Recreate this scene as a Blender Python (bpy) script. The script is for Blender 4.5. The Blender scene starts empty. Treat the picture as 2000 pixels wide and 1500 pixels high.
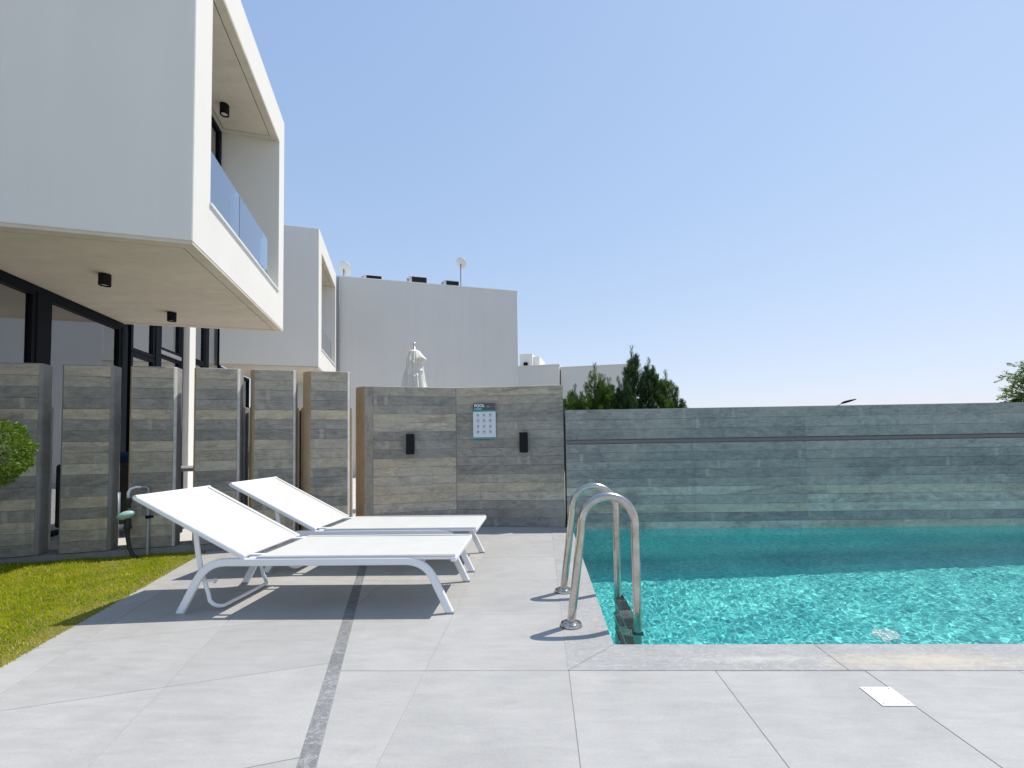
import bpy, bmesh, math, random
import numpy as np
from mathutils import Vector, Matrix

random.seed(7)
sc = bpy.context.scene
C = sc.collection
R = math.radians
PI = math.pi

# ------------------------------------------------------------------ camera
cam_d = bpy.data.cameras.new("camera")
cam = bpy.data.objects.new("camera", cam_d)
C.objects.link(cam)
sc.camera = cam
pitch, roll, yaw = 0.039843, -0.015519, -0.029894
fw = Vector((math.sin(yaw) * math.cos(pitch), math.cos(yaw) * math.cos(pitch), math.sin(pitch)))
rt = Vector((math.cos(yaw), -math.sin(yaw), 0))
up = rt.cross(fw)
rt2 = rt * math.cos(roll) + up * math.sin(roll)
up2 = -rt * math.sin(roll) + up * math.cos(roll)
m = Matrix((rt2, up2, -fw)).transposed().to_4x4()
m.translation = Vector((0, 0, 1.1))
cam.matrix_world = m
cam_d.sensor_width = 36
cam_d.sensor_fit = 'HORIZONTAL'
cam_d.lens = 859.76 / 2000 * 36
cam_d.shift_x = -(1030.8 - 1000) / 2000
cam_d.shift_y = (828.23 - 750) / 2000
cam_d.clip_start = 0.05
cam_d.clip_end = 6000

# ------------------------------------------------------------------ sky, sun, exposure
SUN_EL, SUN_AZ = 63.0, 63.1
w = bpy.data.worlds.new("World")
sc.world = w
w.use_nodes = True
wn = w.node_tree
bg = wn.nodes['Background']
sky = wn.nodes.new('ShaderNodeTexSky')
sky.sky_type = 'NISHITA'
sky.sun_disc = False
sky.sun_elevation = R(SUN_EL)
sky.sun_rotation = R(SUN_AZ)
sky.altitude = 2500
sky.air_density = 1.8
sky.dust_density = 1.3
sky.ozone_density = 4.5
# soft shoulder over the whole sky, so that the bright haze at the horizon keeps its blue
mul = wn.nodes.new('ShaderNodeVectorMath'); mul.operation = 'SCALE'; mul.inputs['Scale'].default_value = 0.32
add = wn.nodes.new('ShaderNodeVectorMath'); add.operation = 'ADD'; add.inputs[1].default_value = (1, 1, 1)
gain = wn.nodes.new('ShaderNodeVectorMath'); gain.operation = 'MULTIPLY'; gain.inputs[1].default_value = (2.24, 2.27, 2.62)
div = wn.nodes.new('ShaderNodeVectorMath'); div.operation = 'DIVIDE'
wn.links.new(sky.outputs[0], mul.inputs[0]); wn.links.new(mul.outputs[0], add.inputs[0])
wn.links.new(sky.outputs[0], gain.inputs[0]); wn.links.new(gain.outputs[0], div.inputs[0]); wn.links.new(add.outputs[0], div.inputs[1])
wn.links.new(div.outputs[0], bg.inputs[0])
bg.inputs[1].default_value = 0.15

sun_d = bpy.data.lights.new("sun", 'SUN')
sun_d.energy = 4.0
sun_d.angle = R(0.53)
sun_d.color = (1.0, 0.95, 0.865)
sun_d.cycles.is_caustics_light = True
sun = bpy.data.objects.new("sun", sun_d)
C.objects.link(sun)
sdir = Vector((math.sin(R(SUN_AZ)) * math.cos(R(SUN_EL)), math.cos(R(SUN_AZ)) * math.cos(R(SUN_EL)), math.sin(R(SUN_EL))))
sun.rotation_euler = (-sdir).to_track_quat('-Z', 'Y').to_euler()
sun.location = sdir * 30

sc.view_settings.view_transform = 'Standard'
sc.view_settings.look = 'None'
sc.view_settings.gamma = 1
sc.view_settings.use_curve_mapping = False
sc.view_settings.exposure = 0.2
sc.render.engine = 'CYCLES'
sc.cycles.max_bounces = 10
sc.cycles.diffuse_bounces = 4
sc.cycles.transparent_max_bounces = 12
sc.cycles.use_denoising = True

# ------------------------------------------------------------------ helpers
YB = -0.317014                                   # the houses are turned against the pool
BN = Vector((math.cos(YB), -math.sin(YB), 0))    # along the house fronts
BD = Vector((math.sin(YB), math.cos(YB), 0))     # away from the camera along the houses
ORG = {}

def b2w(a, b, z):
    p = BN * a + BD * b
    return (p.x, p.y, z)

def idt(x, y, z):
    return (x, y, z)

def frame(origin, ang):
    c, s = math.cos(ang), math.sin(ang)
    ox, oy, oz = origin
    return lambda x, y, z: (ox + c * x - s * y, oy + s * x + c * y, oz + z)

class MB:
    def __init__(self):
        self.v = []
        self.f = []
    def add(self, vs, fs):
        n = len(self.v)
        self.v += [tuple(p) for p in vs]
        self.f += [tuple(i + n for i in f) for f in fs]
        return self
    def box(self, x0, x1, y0, y1, z0, z1, M=idt):
        vs = [M(x, y, z) for z in (z0, z1) for (x, y) in ((x0, y0), (x1, y0), (x1, y1), (x0, y1))]
        return self.add(vs, [(3, 2, 1, 0), (4, 5, 6, 7), (0, 1, 5, 4), (1, 2, 6, 5), (2, 3, 7, 6), (3, 0, 4, 7)])
    def cbox(self, x0, x1, y0, y1, z0, z1, c, M=idt):
        "box with every edge chamfered by c"
        rings = []
        for z, ins, cc in ((z0, c, 0), (z0 + c, 0, c), (z1 - c, 0, c), (z1, c, 0)):
            X0, X1, Y0, Y1 = x0 + ins, x1 - ins, y0 + ins, y1 - ins
            if cc:
                ring = [(X0 + c, Y0), (X1 - c, Y0), (X1, Y0 + c), (X1, Y1 - c), (X1 - c, Y1), (X0 + c, Y1), (X0, Y1 - c), (X0, Y0 + c)]
            else:
                ring = [(X0, Y0), (X1, Y0), (X1, Y0), (X1, Y1), (X1, Y1), (X0, Y1), (X0, Y1), (X0, Y0)]
            rings.append([M(x, y, z) for x, y in ring])
        n = 8
        vs = rings[0] + rings[1] + rings[2] + rings[3]
        fs = []
        for k in range(3):
            for i in range(n):
                j = (i + 1) % n
                fs.append((k * n + i, k * n + j, (k + 1) * n + j, (k + 1) * n + i))
        fs.append((6, 4, 2, 0))
        fs.append((24, 26, 28, 30))
        return self.add(vs, fs)
    def prism(self, poly, z0, z1, M=idt):
        n = len(poly)
        vs = [M(x, y, z0) for x, y in poly] + [M(x, y, z1) for x, y in poly]
        fs = [tuple(range(n - 1, -1, -1)), tuple(range(n, 2 * n))]
        fs += [(i, (i + 1) % n, n + (i + 1) % n, n + i) for i in range(n)]
        return self.add(vs, fs)
    def slab(self, poly, z0, z1, c=0.003):
        "prism with a chamfered top edge; poly counter-clockwise"
        n = len(poly)
        cx = sum(p[0] for p in poly) / n
        cy = sum(p[1] for p in poly) / n
        ins = []
        for i in range(n):
            p0, p1, p2 = Vector(poly[i - 1]), Vector(poly[i]), Vector(poly[(i + 1) % n])
            d1, d2 = (p1 - p0).normalized(), (p2 - p1).normalized()
            n1, n2 = Vector((-d1.y, d1.x)), Vector((-d2.y, d2.x))
            q = n1 + n2
            q = q / max(0.3, q.dot(n1))
            ins.append((p1.x + q.x * c, p1.y + q.y * c))
        vs = [(x, y, z0) for x, y in poly] + [(x, y, z1 - c) for x, y in poly] + [(x, y, z1) for x, y in ins]
        fs = [tuple(range(2 * n, 3 * n))]
        for k in range(2):
            fs += [(k * n + i, k * n + (i + 1) % n, (k + 1) * n + (i + 1) % n, (k + 1) * n + i) for i in range(n)]
        return self.add(vs, fs)
    def tube(self, path, r, n=10, caps=True, rz=None):
        "round tube (or an r x rz oval) along a list of points"
        P = [Vector(p) for p in path]
        rings = []
        ref = Vector((0.0, 1.0, 0.0))
        for i, p in enumerate(P):
            t = (P[min(i + 1, len(P) - 1)] - P[max(i - 1, 0)]).normalized()
            if i == 0 and abs(t.dot(ref)) > 0.9:
                ref = Vector((1.0, 0.0, 0.0))
            u = (ref - t * ref.dot(t)).normalized()
            ref = u
            v = t.cross(u)
            rr = r[i] if isinstance(r, (list, tuple)) else r
            r2 = rz if rz else rr
            rings.append([p + u * (rr * math.cos(2 * PI * k / n)) + v * (r2 * math.sin(2 * PI * k / n)) for k in range(n)])
        vs = [q for ring in rings for q in ring]
        fs = []
        for i in range(len(P) - 1):
            for k in range(n):
                k2 = (k + 1) % n
                fs.append((i * n + k, i * n + k2, (i + 1) * n + k2, (i + 1) * n + k))
        if caps:
            fs.append(tuple(range(n - 1, -1, -1)))
            fs.append(tuple((len(P) - 1) * n + k for k in range(n)))
        return self.add(vs, fs)
    def ribbon(self, path, wy, t, y):
        "flat bar of depth wy (in Y) and thickness t along a path of (x, z) at constant y, edges chamfered"
        P = [Vector((p[0], p[1])) for p in path]
        ch = min(wy, t) * 0.22
        prof = [(-wy / 2 + ch, -t / 2), (wy / 2 - ch, -t / 2), (wy / 2, -t / 2 + ch), (wy / 2, t / 2 - ch), (wy / 2 - ch, t / 2), (-wy / 2 + ch, t / 2), (-wy / 2, t / 2 - ch), (-wy / 2, -t / 2 + ch)]
        vs = []
        for i, p in enumerate(P):
            a = (P[i] - P[i - 1]).normalized() if i > 0 else (P[1] - P[0]).normalized()
            b = (P[i + 1] - P[i]).normalized() if i < len(P) - 1 else a
            nn = Vector((-a.y - b.y, a.x + b.x)).normalized()
            k = 1 / max(0.4, nn.dot(Vector((-a.y, a.x))))
            for (dy, dt) in prof:
                vs.append((p.x + nn.x * dt * k, y + dy, p.y + nn.y * dt * k))
        m_ = len(prof)
        fs = []
        for i in range(len(P) - 1):
            for k in range(m_):
                k2 = (k + 1) % m_
                fs.append((i * m_ + k, (i + 1) * m_ + k, (i + 1) * m_ + k2, i * m_ + k2))
        fs.append(tuple(range(m_)))
        fs.append(tuple((len(P) - 1) * m_ + k for k in range(m_ - 1, -1, -1)))
        return self.add(vs, fs)
    def lathe(self, prof, origin, n=24, M=None):
        vs, fs = [], []
        for (r, z) in prof:
            for k in range(n):
                a = 2 * PI * k / n
                p = (r * math.cos(a), r * math.sin(a), z)
                p = M @ Vector(p) if M else Vector(p)
                vs.append((p.x + origin[0], p.y + origin[1], p.z + origin[2]))
        for i in range(len(prof) - 1):
            for k in range(n):
                k2 = (k + 1) % n
                fs.append((i * n + k, i * n + k2, (i + 1) * n + k2, (i + 1) * n + k))
        fs.append(tuple(range(n - 1, -1, -1)))
        fs.append(tuple((len(prof) - 1) * n + k for k in range(n)))
        return self.add(vs, fs)
    def build(self, name, mat, parent=None, loc=None, smooth=False, uvf=None, label=None, autos=None):
        org = ORG[parent.name] if parent is not None else Vector(loc or (0, 0, 0))
        me = bpy.data.meshes.new(name)
        me.from_pydata([(p[0] - org.x, p[1] - org.y, p[2] - org.z) for p in self.v], [], self.f)
        if uvf:
            uv = me.uv_layers.new(name="UVMap")
            vi = np.empty(len(me.loops), dtype=np.int32)
            me.loops.foreach_get('vertex_index', vi)
            arr = np.array([uvf(p) for p in self.v], dtype=np.float32)[vi]
            uv.data.foreach_set('uv', arr.ravel())
        me.update()
        if smooth:
            me.shade_smooth()
            if autos is not None:
                me.set_sharp_from_angle(angle=R(autos))
        me.materials.append(mat)
        o = bpy.data.objects.new(name, me)
        C.objects.link(o)
        if parent is not None:
            o.parent = parent
        else:
            o.location = org
        ORG[o.name] = org
        if label:
            o['label'] = label
        return o

def tag(o, label, cat=None, group=None, kind=None):
    if label: o['label'] = label
    if cat: o['category'] = cat
    if group: o['group'] = group
    if kind: o['kind'] = kind
    return o

def thing(name, loc, label, cat, group=None):
    o = bpy.data.objects.new(name, None)
    o.empty_display_size = 0.1
    C.objects.link(o)
    o.location = loc
    ORG[o.name] = Vector(loc)
    return tag(o, label, cat, group)

def copy_tree(o, parent=None):
    c = o.copy()
    C.objects.link(c)
    if parent is not None:
        c.parent = parent
    for ch in list(o.children):
        copy_tree(ch, c)
    return c

def clip(poly, nx, ny, d):
    "keep the part of a polygon where nx*x + ny*y >= d"
    out = []
    for i in range(len(poly)):
        p, q = poly[i], poly[(i + 1) % len(poly)]
        sp, sq = nx * p[0] + ny * p[1] - d, nx * q[0] + ny * q[1] - d
        if sp >= 0: out.append(p)
        if (sp >= 0) != (sq >= 0):
            t = sp / (sp - sq)
            out.append((p[0] + t * (q[0] - p[0]), p[1] + t * (q[1] - p[1])))
    return out

def area(poly):
    return 0.5 * sum(poly[i][0] * poly[(i + 1) % len(poly)][1] - poly[(i + 1) % len(poly)][0] * poly[i][1] for i in range(len(poly)))

# ------------------------------------------------------------------ materials
class NT:
    def __init__(self, name):
        self.m = bpy.data.materials.new(name)
        self.m.use_nodes = True
        self.t = self.m.node_tree
        self.b = self.t.nodes['Principled BSDF']
        self.out = self.t.nodes['Material Output']
    def n(self, typ, ins=None, **kw):
        nd = self.t.nodes.new(typ)
        for k, v in kw.items():
            setattr(nd, k, v)
        for k, v in (ins or {}).items():
            s = nd.inputs[k]
            if isinstance(v, bpy.types.NodeSocket):
                self.t.links.new(v, s)
            else:
                s.default_value = v
        return nd
    def link(self, a, b):
        self.t.links.new(a, b)
    def set(self, **kw):
        for k, v in kw.items():
            s = self.b.inputs[k.replace('_', ' ')]
            if isinstance(v, bpy.types.NodeSocket):
                self.t.links.new(v, s)
            else:
                s.default_value = v
    def coords(self, kind='Object'):
        return self.n('ShaderNodeTexCoord').outputs[kind]
    def mapping(self, vec, scale=(1, 1, 1), loc=(0, 0, 0), rot=(0, 0, 0)):
        return self.n('ShaderNodeMapping', {'Vector': vec, 'Scale': scale, 'Location': loc, 'Rotation': rot}).outputs[0]
    def noise(self, vec, scale, detail=4, rough=0.55, dist=0.0):
        return self.n('ShaderNodeTexNoise', {'Vector': vec, 'Scale': scale, 'Detail': detail, 'Roughness': rough, 'Distortion': dist}).outputs[0]
    def ramp(self, fac, lo, hi, a=0.0, b=1.0):
        return self.n('ShaderNodeMapRange', {0: fac, 1: lo, 2: hi, 3: a, 4: b}).outputs[0]
    def mix(self, fac, a, b, mode='MIX'):
        nd = self.n('ShaderNodeMix', data_type='RGBA', blend_type=mode)
        for i, v in ((0, fac), (6, a), (7, b)):
            if isinstance(v, bpy.types.NodeSocket):
                self.t.links.new(v, nd.inputs[i])
            else:
                nd.inputs[i].default_value = v if not isinstance(v, tuple) or len(v) == 4 else (*v, 1)
        return nd.outputs[2]
    def math(self, op, a, b=0.0, c=0.0):
        return self.n('ShaderNodeMath', {0: a, 1: b, 2: c}, operation=op).outputs[0]
    def bump(self, h, strength=0.3, dist=0.01):
        return self.n('ShaderNodeBump', {'Height': h, 'Strength': strength, 'Distance': dist}).outputs[0]

def simple(name, col, rough=0.5, metal=0.0, spec=0.5):
    t = NT(name)
    t.set(Base_Color=(*col, 1), Roughness=rough, Metallic=metal)
    t.b.inputs['Specular IOR Level'].default_value = spec
    return t.m

def plaster(name, col, var=0.05):
    t = NT(name)
    c = t.coords()
    big = t.noise(c, 0.7, 5, 0.6)
    fine = t.noise(c, 60, 3, 0.6)
    streak = t.noise(t.mapping(c, (2.2, 2.2, 0.12)), 1.4, 4, 0.6)
    k = t.ramp(t.math('ADD', t.math('MULTIPLY', big, 0.5), t.math('MULTIPLY', streak, 0.5)), 0.3, 0.7)
    t.set(Base_Color=t.mix(k, tuple(x * (1 - var) for x in col), tuple(min(1, x * (1 + var * .5)) for x in col)), Roughness=0.85)
    t.set(Normal=t.bump(t.math('ADD', fine, t.math('MULTIPLY', big, 0.6)), 0.25, 0.004))
    return t.m

def boardcrete(name, col, dark=0.62, light=1.30, patchy=False):
    "concrete cast against rough boards: U of the UV map runs along the board, V starts anew on every board"
    t = NT(name)
    uv = t.coords('UV')
    obj = t.coords('Object')
    mott = t.noise(t.mapping(uv, (9, 17, 1)), 1.0, 9, 0.76, 0.6)
    streak = t.noise(t.mapping(uv, (8, 42, 1)), 1.0, 8, 0.70, 0.6)
    grit = t.noise(t.mapping(uv, (70, 110, 1)), 1.0, 4, 0.75)
    weather = t.noise(t.mapping(obj, (1, 1, 1.6)), 1.3, 7, 0.68, 0.5)
    runs = t.noise(t.mapping(obj, (9, 9, 0.7)), 1.0, 5, 0.6, 0.2)
    k = t.math('ADD', t.math('MULTIPLY', mott, 0.46), t.math('ADD', t.math('MULTIPLY', streak, 0.20), t.math('MULTIPLY', grit, 0.34)))
    body = t.mix(t.ramp(k, 0.40, 0.60), tuple(x * dark for x in col), tuple(min(1, x * light) for x in col))
    if patchy:
        grey = t.mix(t.ramp(k, 0.40, 0.60), (0.19, 0.178, 0.155), (0.38, 0.35, 0.295))
        pm = t.noise(t.mapping(uv, (1.1, 3.5, 1)), 1.0, 6, 0.7, 0.6)
        body = t.mix(t.ramp(pm, 0.34, 0.52), grey, body)
    a = body
    # cement skin left by the formwork battens: pale upright patches as tall as a board
    sep = t.n('ShaderNodeSeparateXYZ', {0: uv})
    wob = t.math('MULTIPLY', t.math('SUBTRACT', t.noise(t.mapping(uv, (30, 18, 1)), 1.0, 3), 0.5), 0.35)
    u7 = t.math('ADD', t.math('MULTIPLY', sep.outputs[0], 8.0), wob)
    cell = t.n('ShaderNodeCombineXYZ', {0: t.math('FLOOR', u7), 1: t.math('FLOOR', t.math('MULTIPLY', sep.outputs[1], 5.0)), 2: 0.0}).outputs[0]
    wn_ = t.n('ShaderNodeTexWhiteNoise', {'Vector': cell}, noise_dimensions='2D').outputs[0]
    fx = t.math('ABSOLUTE', t.math('SUBTRACT', t.math('FRACT', u7), 0.5))
    batten = t.math('MULTIPLY', t.math('LESS_THAN', wn_, 0.055), t.ramp(fx, 0.12, 0.19, 1, 0))
    a = t.mix(t.math('MULTIPLY', batten, t.ramp(mott, 0.35, 0.6, 0.25, 0.75)), a, (0.50, 0.45, 0.35))
    # pale lime bloom and darker damp patches that ignore the boards
    a = t.mix(t.math('MULTIPLY', t.ramp(weather, 0.50, 0.66), 0.55), a, (0.46, 0.425, 0.36))
    a = t.mix(t.math('MULTIPLY', t.ramp(weather, 0.46, 0.32), 0.42), a, (0.125, 0.123, 0.12))
    a = t.mix(t.math('MULTIPLY', t.ramp(runs, 0.60, 0.72), 0.22), a, (0.10, 0.10, 0.10))
    # honeycombing, knots, hairline cracks in the grain
    pits = t.n('ShaderNodeTexVoronoi', {'Vector': t.mapping(uv, (34, 44, 1)), 'Scale': 1.0}).outputs[0]
    pit = t.math('MULTIPLY', t.ramp(pits, 0.08, 0.22, 1, 0), t.ramp(t.noise(t.mapping(uv, (5, 9, 1)), 1.0, 3), 0.50, 0.58))
    knot = t.ramp(t.n('ShaderNodeTexVoronoi', {'Vector': t.mapping(uv, (3.1, 10.0, 1)), 'Scale': 1.0}).outputs[0], 0.04, 0.13, 1, 0)
    crack = t.ramp(t.noise(t.mapping(uv, (5, 30, 1)), 1.0, 7, 0.74, 0.9), 0.62, 0.70)
    dk = t.math('MINIMUM', t.math('ADD', t.math('MULTIPLY', pit, 0.7), t.math('ADD', t.math('MULTIPLY', knot, 0.30), t.math('MULTIPLY', crack, 0.45))), 1.0)
    a = t.mix(t.math('MULTIPLY', dk, 0.75), a, (0.055, 0.055, 0.05))
    t.set(Base_Color=a, Roughness=0.9)
    t.b.inputs['Specular IOR Level'].default_value = 0.2
    h = t.math('ADD', t.math('MULTIPLY', streak, 0.6), t.math('ADD', t.math('MULTIPLY', grit, 0.35), t.math('MULTIPLY', mott, 0.6)))
    h = t.math('SUBTRACT', h, t.math('MULTIPLY', dk, 0.8))
    t.set(Normal=t.bump(h, 0.7, 0.008))
    return t.m

def rawcrete(name, col, streak_dir=(1, 1, 1), rough=0.85, lo=0.78, hi=1.15):
    t = NT(name)
    c = t.coords()
    big = t.noise(t.mapping(c, streak_dir, rot=(0, 0, -YB * 0 + 0.317)), 1.6, 7, 0.62, 0.5)
    mid = t.noise(c, 7, 5, 0.6, 0.2)
    fine = t.noise(c, 90, 3, 0.6)
    k = t.ramp(t.math('ADD', t.math('MULTIPLY', big, 0.65), t.math('MULTIPLY', mid, 0.35)), 0.34, 0.66)
    t.set(Base_Color=t.mix(k, tuple(x * lo for x in col), tuple(min(1, x * hi) for x in col)), Roughness=rough)
    t.set(Normal=t.bump(t.math('ADD', fine, mid), 0.3, 0.004))
    return t.m

def porcelain(name, c0, c1, c2):
    t = NT(name)
    info = t.n('ShaderNodeObjectInfo').outputs['Random']
    off = t.n('ShaderNodeCombineXYZ', {0: t.math('MULTIPLY', info, 57.0), 1: t.math('MULTIPLY', info, 131.0), 2: 0.0}).outputs[0]
    c = t.n('ShaderNodeVectorMath', {0: t.coords(), 1: off}, operation='ADD').outputs[0]
    cloud = t.noise(c, 2.1, 8, 0.62, 0.5)
    brush = t.noise(t.mapping(c, (1.4, 7.0, 1), rot=(0, 0, 0.12)), 3.2, 8, 0.66, 0.5)
    fine = t.noise(c, 85, 4, 0.7)
    scr = t.noise(t.mapping(c, (0.8, 9.0, 1), rot=(0, 0, 0.35)), 2.0, 7, 0.7, 0.3)
    scrm = t.ramp(scr, 0.66, 0.80, 0, 1)
    k = t.ramp(t.math('ADD', t.math('MULTIPLY', cloud, 0.5), t.math('MULTIPLY', brush, 0.5)), 0.33, 0.67)
    a = t.mix(k, c0, c1)
    a = t.mix(t.math('MULTIPLY', scrm, 0.35), a, c2)
    speck = t.ramp(fine, 0.3, 0.7, 0.94, 1.05)
    a = t.mix(1.0, a, t.n('ShaderNodeCombineColor', {0: speck, 1: speck, 2: speck}).outputs[0], 'MULTIPLY')
    tone = t.ramp(info, 0, 1, 0.94, 1.045)
    a = t.mix(1.0, a, t.n('ShaderNodeCombineColor', {0: tone, 1: tone, 2: tone}).outputs[0], 'MULTIPLY')
    # worn, dusty traffic patches that run over the joints
    dn = t.noise(t.coords('Object'), 0.75, 8, 0.72, 0.4)
    a = t.mix(t.math('MULTIPLY', t.ramp(dn, 0.48, 0.70), 0.30), a, c2)
    grime = t.noise(t.coords('Object'), 2.6, 7, 0.7, 0.9)
    a = t.mix(t.math('MULTIPLY', t.ramp(grime, 0.56, 0.74), 0.14), a, (0.17, 0.17, 0.17))
    t.set(Base_Color=a, Roughness=t.ramp(brush, 0.3, 0.7, 0.45, 0.65))
    t.b.inputs['Specular IOR Level'].default_value = 0.3
    t.set(Normal=t.bump(t.math('ADD', fine, t.math('MULTIPLY', brush, 0.8)), 0.14, 0.002))
    return t.m

def roughstone(name, c0, c1, stain=None):
    t = NT(name)
    c = t.coords()
    sp = t.noise(c, 120, 3, 0.75)
    sp2 = t.noise(c, 34, 4, 0.7)
    cloud = t.noise(c, 3.0, 6, 0.65, 0.6)
    k = t.ramp(t.math('ADD', t.math('MULTIPLY', sp, 0.45), t.math('ADD', t.math('MULTIPLY', sp2, 0.3), t.math('MULTIPLY', cloud, 0.35))), 0.40, 0.70)
    a = t.mix(k, c0, c1)
    scr = t.ramp(t.math('ABSOLUTE', t.math('SUBTRACT', t.noise(t.mapping(c, (1.2, 3.5, 1)), 3.0, 6, 0.6, 2.0), 0.5)), 0.0, 0.02, 1, 0)
    a = t.mix(t.math('MULTIPLY', scr, 0.35), a, (0.6, 0.6, 0.6))
    if stain:
        # dried sand and lime left in one corner of the coping
        def patch(x, y, sx, sy, lo, hi):
            d = t.mapping(c, (1 / sx, 1 / sy, 1), (-x / sx, -y / sy, 0))
            xy = t.n('ShaderNodeVectorMath', {0: d}, operation='LENGTH').outputs['Value']
            nz = t.noise(t.mapping(c, (1, 2.6, 1)), 7.0, 8, 0.72, 1.2)
            return t.ramp(t.math('ADD', xy, t.math('MULTIPLY', nz, 3.2)), lo, hi, 1, 0)
        a = t.mix(t.math('MULTIPLY', patch(1.85, 2.24, 0.50, 0.075, 1.7, 2.9), 0.72), a, stain)
        a = t.mix(t.math('MULTIPLY', patch(1.05, 2.27, 0.42, 0.055, 1.5, 2.4), 0.55), a, (0.60, 0.575, 0.53))
    t.set(Base_Color=a, Roughness=0.8)
    t.set(Normal=t.bump(t.math('ADD', sp, sp2), 0.35, 0.003))
    return t.m

def leafmat(name, c0, c1, trans=0.5, rough=0.45, scale=6.0, spec=0.3):
    t = NT(name)
    c = t.coords()
    k = t.ramp(t.math('ADD', t.math('MULTIPLY', t.noise(c, scale, 3), 0.5), t.math('MULTIPLY', t.noise(c, scale * 7, 2), 0.5)), 0.35, 0.65)
    col = t.mix(k, c0, c1)
    t.set(Base_Color=col, Roughness=rough)
    t.b.inputs['Specular IOR Level'].default_value = spec
    tr = t.n('ShaderNodeBsdfTranslucent', {'Color': col})
    mx = t.n('ShaderNodeMixShader', {0: trans, 1: t.b.outputs[0], 2: tr.outputs[0]})
    t.link(mx.outputs[0], t.out.inputs[0])
    return t.m

def archglass(name, tint, refl=1.0, base=0.04, rough=0.0):
    "thin pane: sharp sky reflection over a tinted see-through sheet"
    t = NT(name)
    t.t.nodes.remove(t.b)
    fr = t.n('ShaderNodeFresnel', {'IOR': 1.5})
    fac = t.math('MINIMUM', t.math('ADD', t.math('MULTIPLY', fr.outputs[0], refl), base), 1.0)
    tr = t.n('ShaderNodeBsdfTransparent', {'Color': (*tint, 1)})
    gl = t.n('ShaderNodeBsdfGlossy', {'Color': (0.95, 0.97, 1, 1), 'Roughness': rough})
    mx = t.n('ShaderNodeMixShader', {0: fac, 1: tr.outputs[0], 2: gl.outputs[0]})
    t.link(mx.outputs[0], t.out.inputs[0])
    return t.m

M = {}
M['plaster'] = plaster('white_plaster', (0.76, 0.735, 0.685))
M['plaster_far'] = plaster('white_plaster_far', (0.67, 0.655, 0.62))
M['soffit'] = rawcrete('soffit_concrete', (0.61, 0.545, 0.44), (0.35, 2.6, 1), 0.85, 0.87, 1.08)
M['groove'] = simple('groove_shadow', (0.16, 0.15, 0.13), 0.9)
M['core'] = rawcrete('wall_concrete', (0.25, 0.245, 0.235), (2, 2, 3))
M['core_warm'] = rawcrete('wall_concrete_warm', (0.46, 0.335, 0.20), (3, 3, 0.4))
PAL = {
    'g': boardcrete('board_concrete_grey', (0.325, 0.30, 0.262)),
    'd': boardcrete('board_concrete_dark', (0.28, 0.262, 0.232)),
    'm': boardcrete('board_concrete_mid', (0.40, 0.355, 0.285)),
    't': boardcrete('board_concrete_tan', (0.55, 0.465, 0.34), 0.68, 1.2, True),
    'l': boardcrete('board_concrete_light', (0.54, 0.48, 0.375), 0.68, 1.22, True),
}
PAL_POOL = {
    'g': boardcrete('pool_board_grey', (0.33, 0.32, 0.295)),
    'd': boardcrete('pool_board_dark', (0.278, 0.272, 0.258)),
    'm': boardcrete('pool_board_mid', (0.385, 0.37, 0.335)),
    't': boardcrete('pool_board_tan', (0.56, 0.505, 0.40), 0.68, 1.2, True),
    'l': boardcrete('pool_board_light', (0.56, 0.535, 0.46), 0.68, 1.22, True),
}
M['tile'] = porcelain('porcelain_tile', (0.345, 0.338, 0.326), (0.435, 0.426, 0.408), (0.54, 0.528, 0.505))
M['coping'] = roughstone('coping_stone', (0.25, 0.247, 0.243), (0.39, 0.385, 0.376), (0.55, 0.48, 0.37))
M['strip'] = roughstone('border_stone', (0.10, 0.10, 0.102), (0.31, 0.31, 0.315))
M['grout'] = simple('grout', (0.40, 0.395, 0.385), 0.9)
M['terrace'] = porcelain('terrace_paving', (0.50, 0.48, 0.46), (0.6, 0.58, 0.56), (0.66, 0.65, 0.64))
M['white_metal'] = simple('white_powder_coat', (0.80, 0.80, 0.80), 0.35)
M['black_metal'] = simple('black_powder_coat', (0.005, 0.006, 0.008), 0.5, 0, 0.2)
M['anthracite'] = simple('anthracite_frame', (0.004, 0.006, 0.010), 0.6, 0, 0.12)
M['dark_room'] = simple('dark_room', (0.06, 0.06, 0.055), 0.9)
M['room'] = simple('room_wall', (0.25, 0.29, 0.24), 0.9)
M['glass'] = archglass('window_glass', (0.66, 0.74, 0.71), 1.0, 0.28)
M['wing_glass'] = archglass('solar_glass', (0.70, 0.80, 0.74), 1.0, 0.50)
M['rail_glass'] = archglass('balustrade_glass', (0.72, 0.86, 0.90), 1.2, 0.30)
M['black_plastic'] = simple('black_plastic', (0.015, 0.015, 0.015), 0.5)
M['grey_plastic'] = simple('grey_plastic', (0.33, 0.34, 0.35), 0.5)

def steel():
    t = NT('stainless_steel')
    c = t.coords()
    b = t.noise(t.mapping(c, (40, 40, 3)), 6.0, 3)
    sm = t.noise(c, 9.0, 5, 0.65)
    t.set(Base_Color=t.mix(t.ramp(sm, 0.4, 0.7), (0.60, 0.565, 0.52), (0.42, 0.38, 0.33)), Metallic=1.0, Roughness=t.ramp(sm, 0.35, 0.7, 0.14, 0.32))
    t.set(Normal=t.bump(b, 0.05, 0.001))
    return t.m
M['steel'] = steel()

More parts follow.
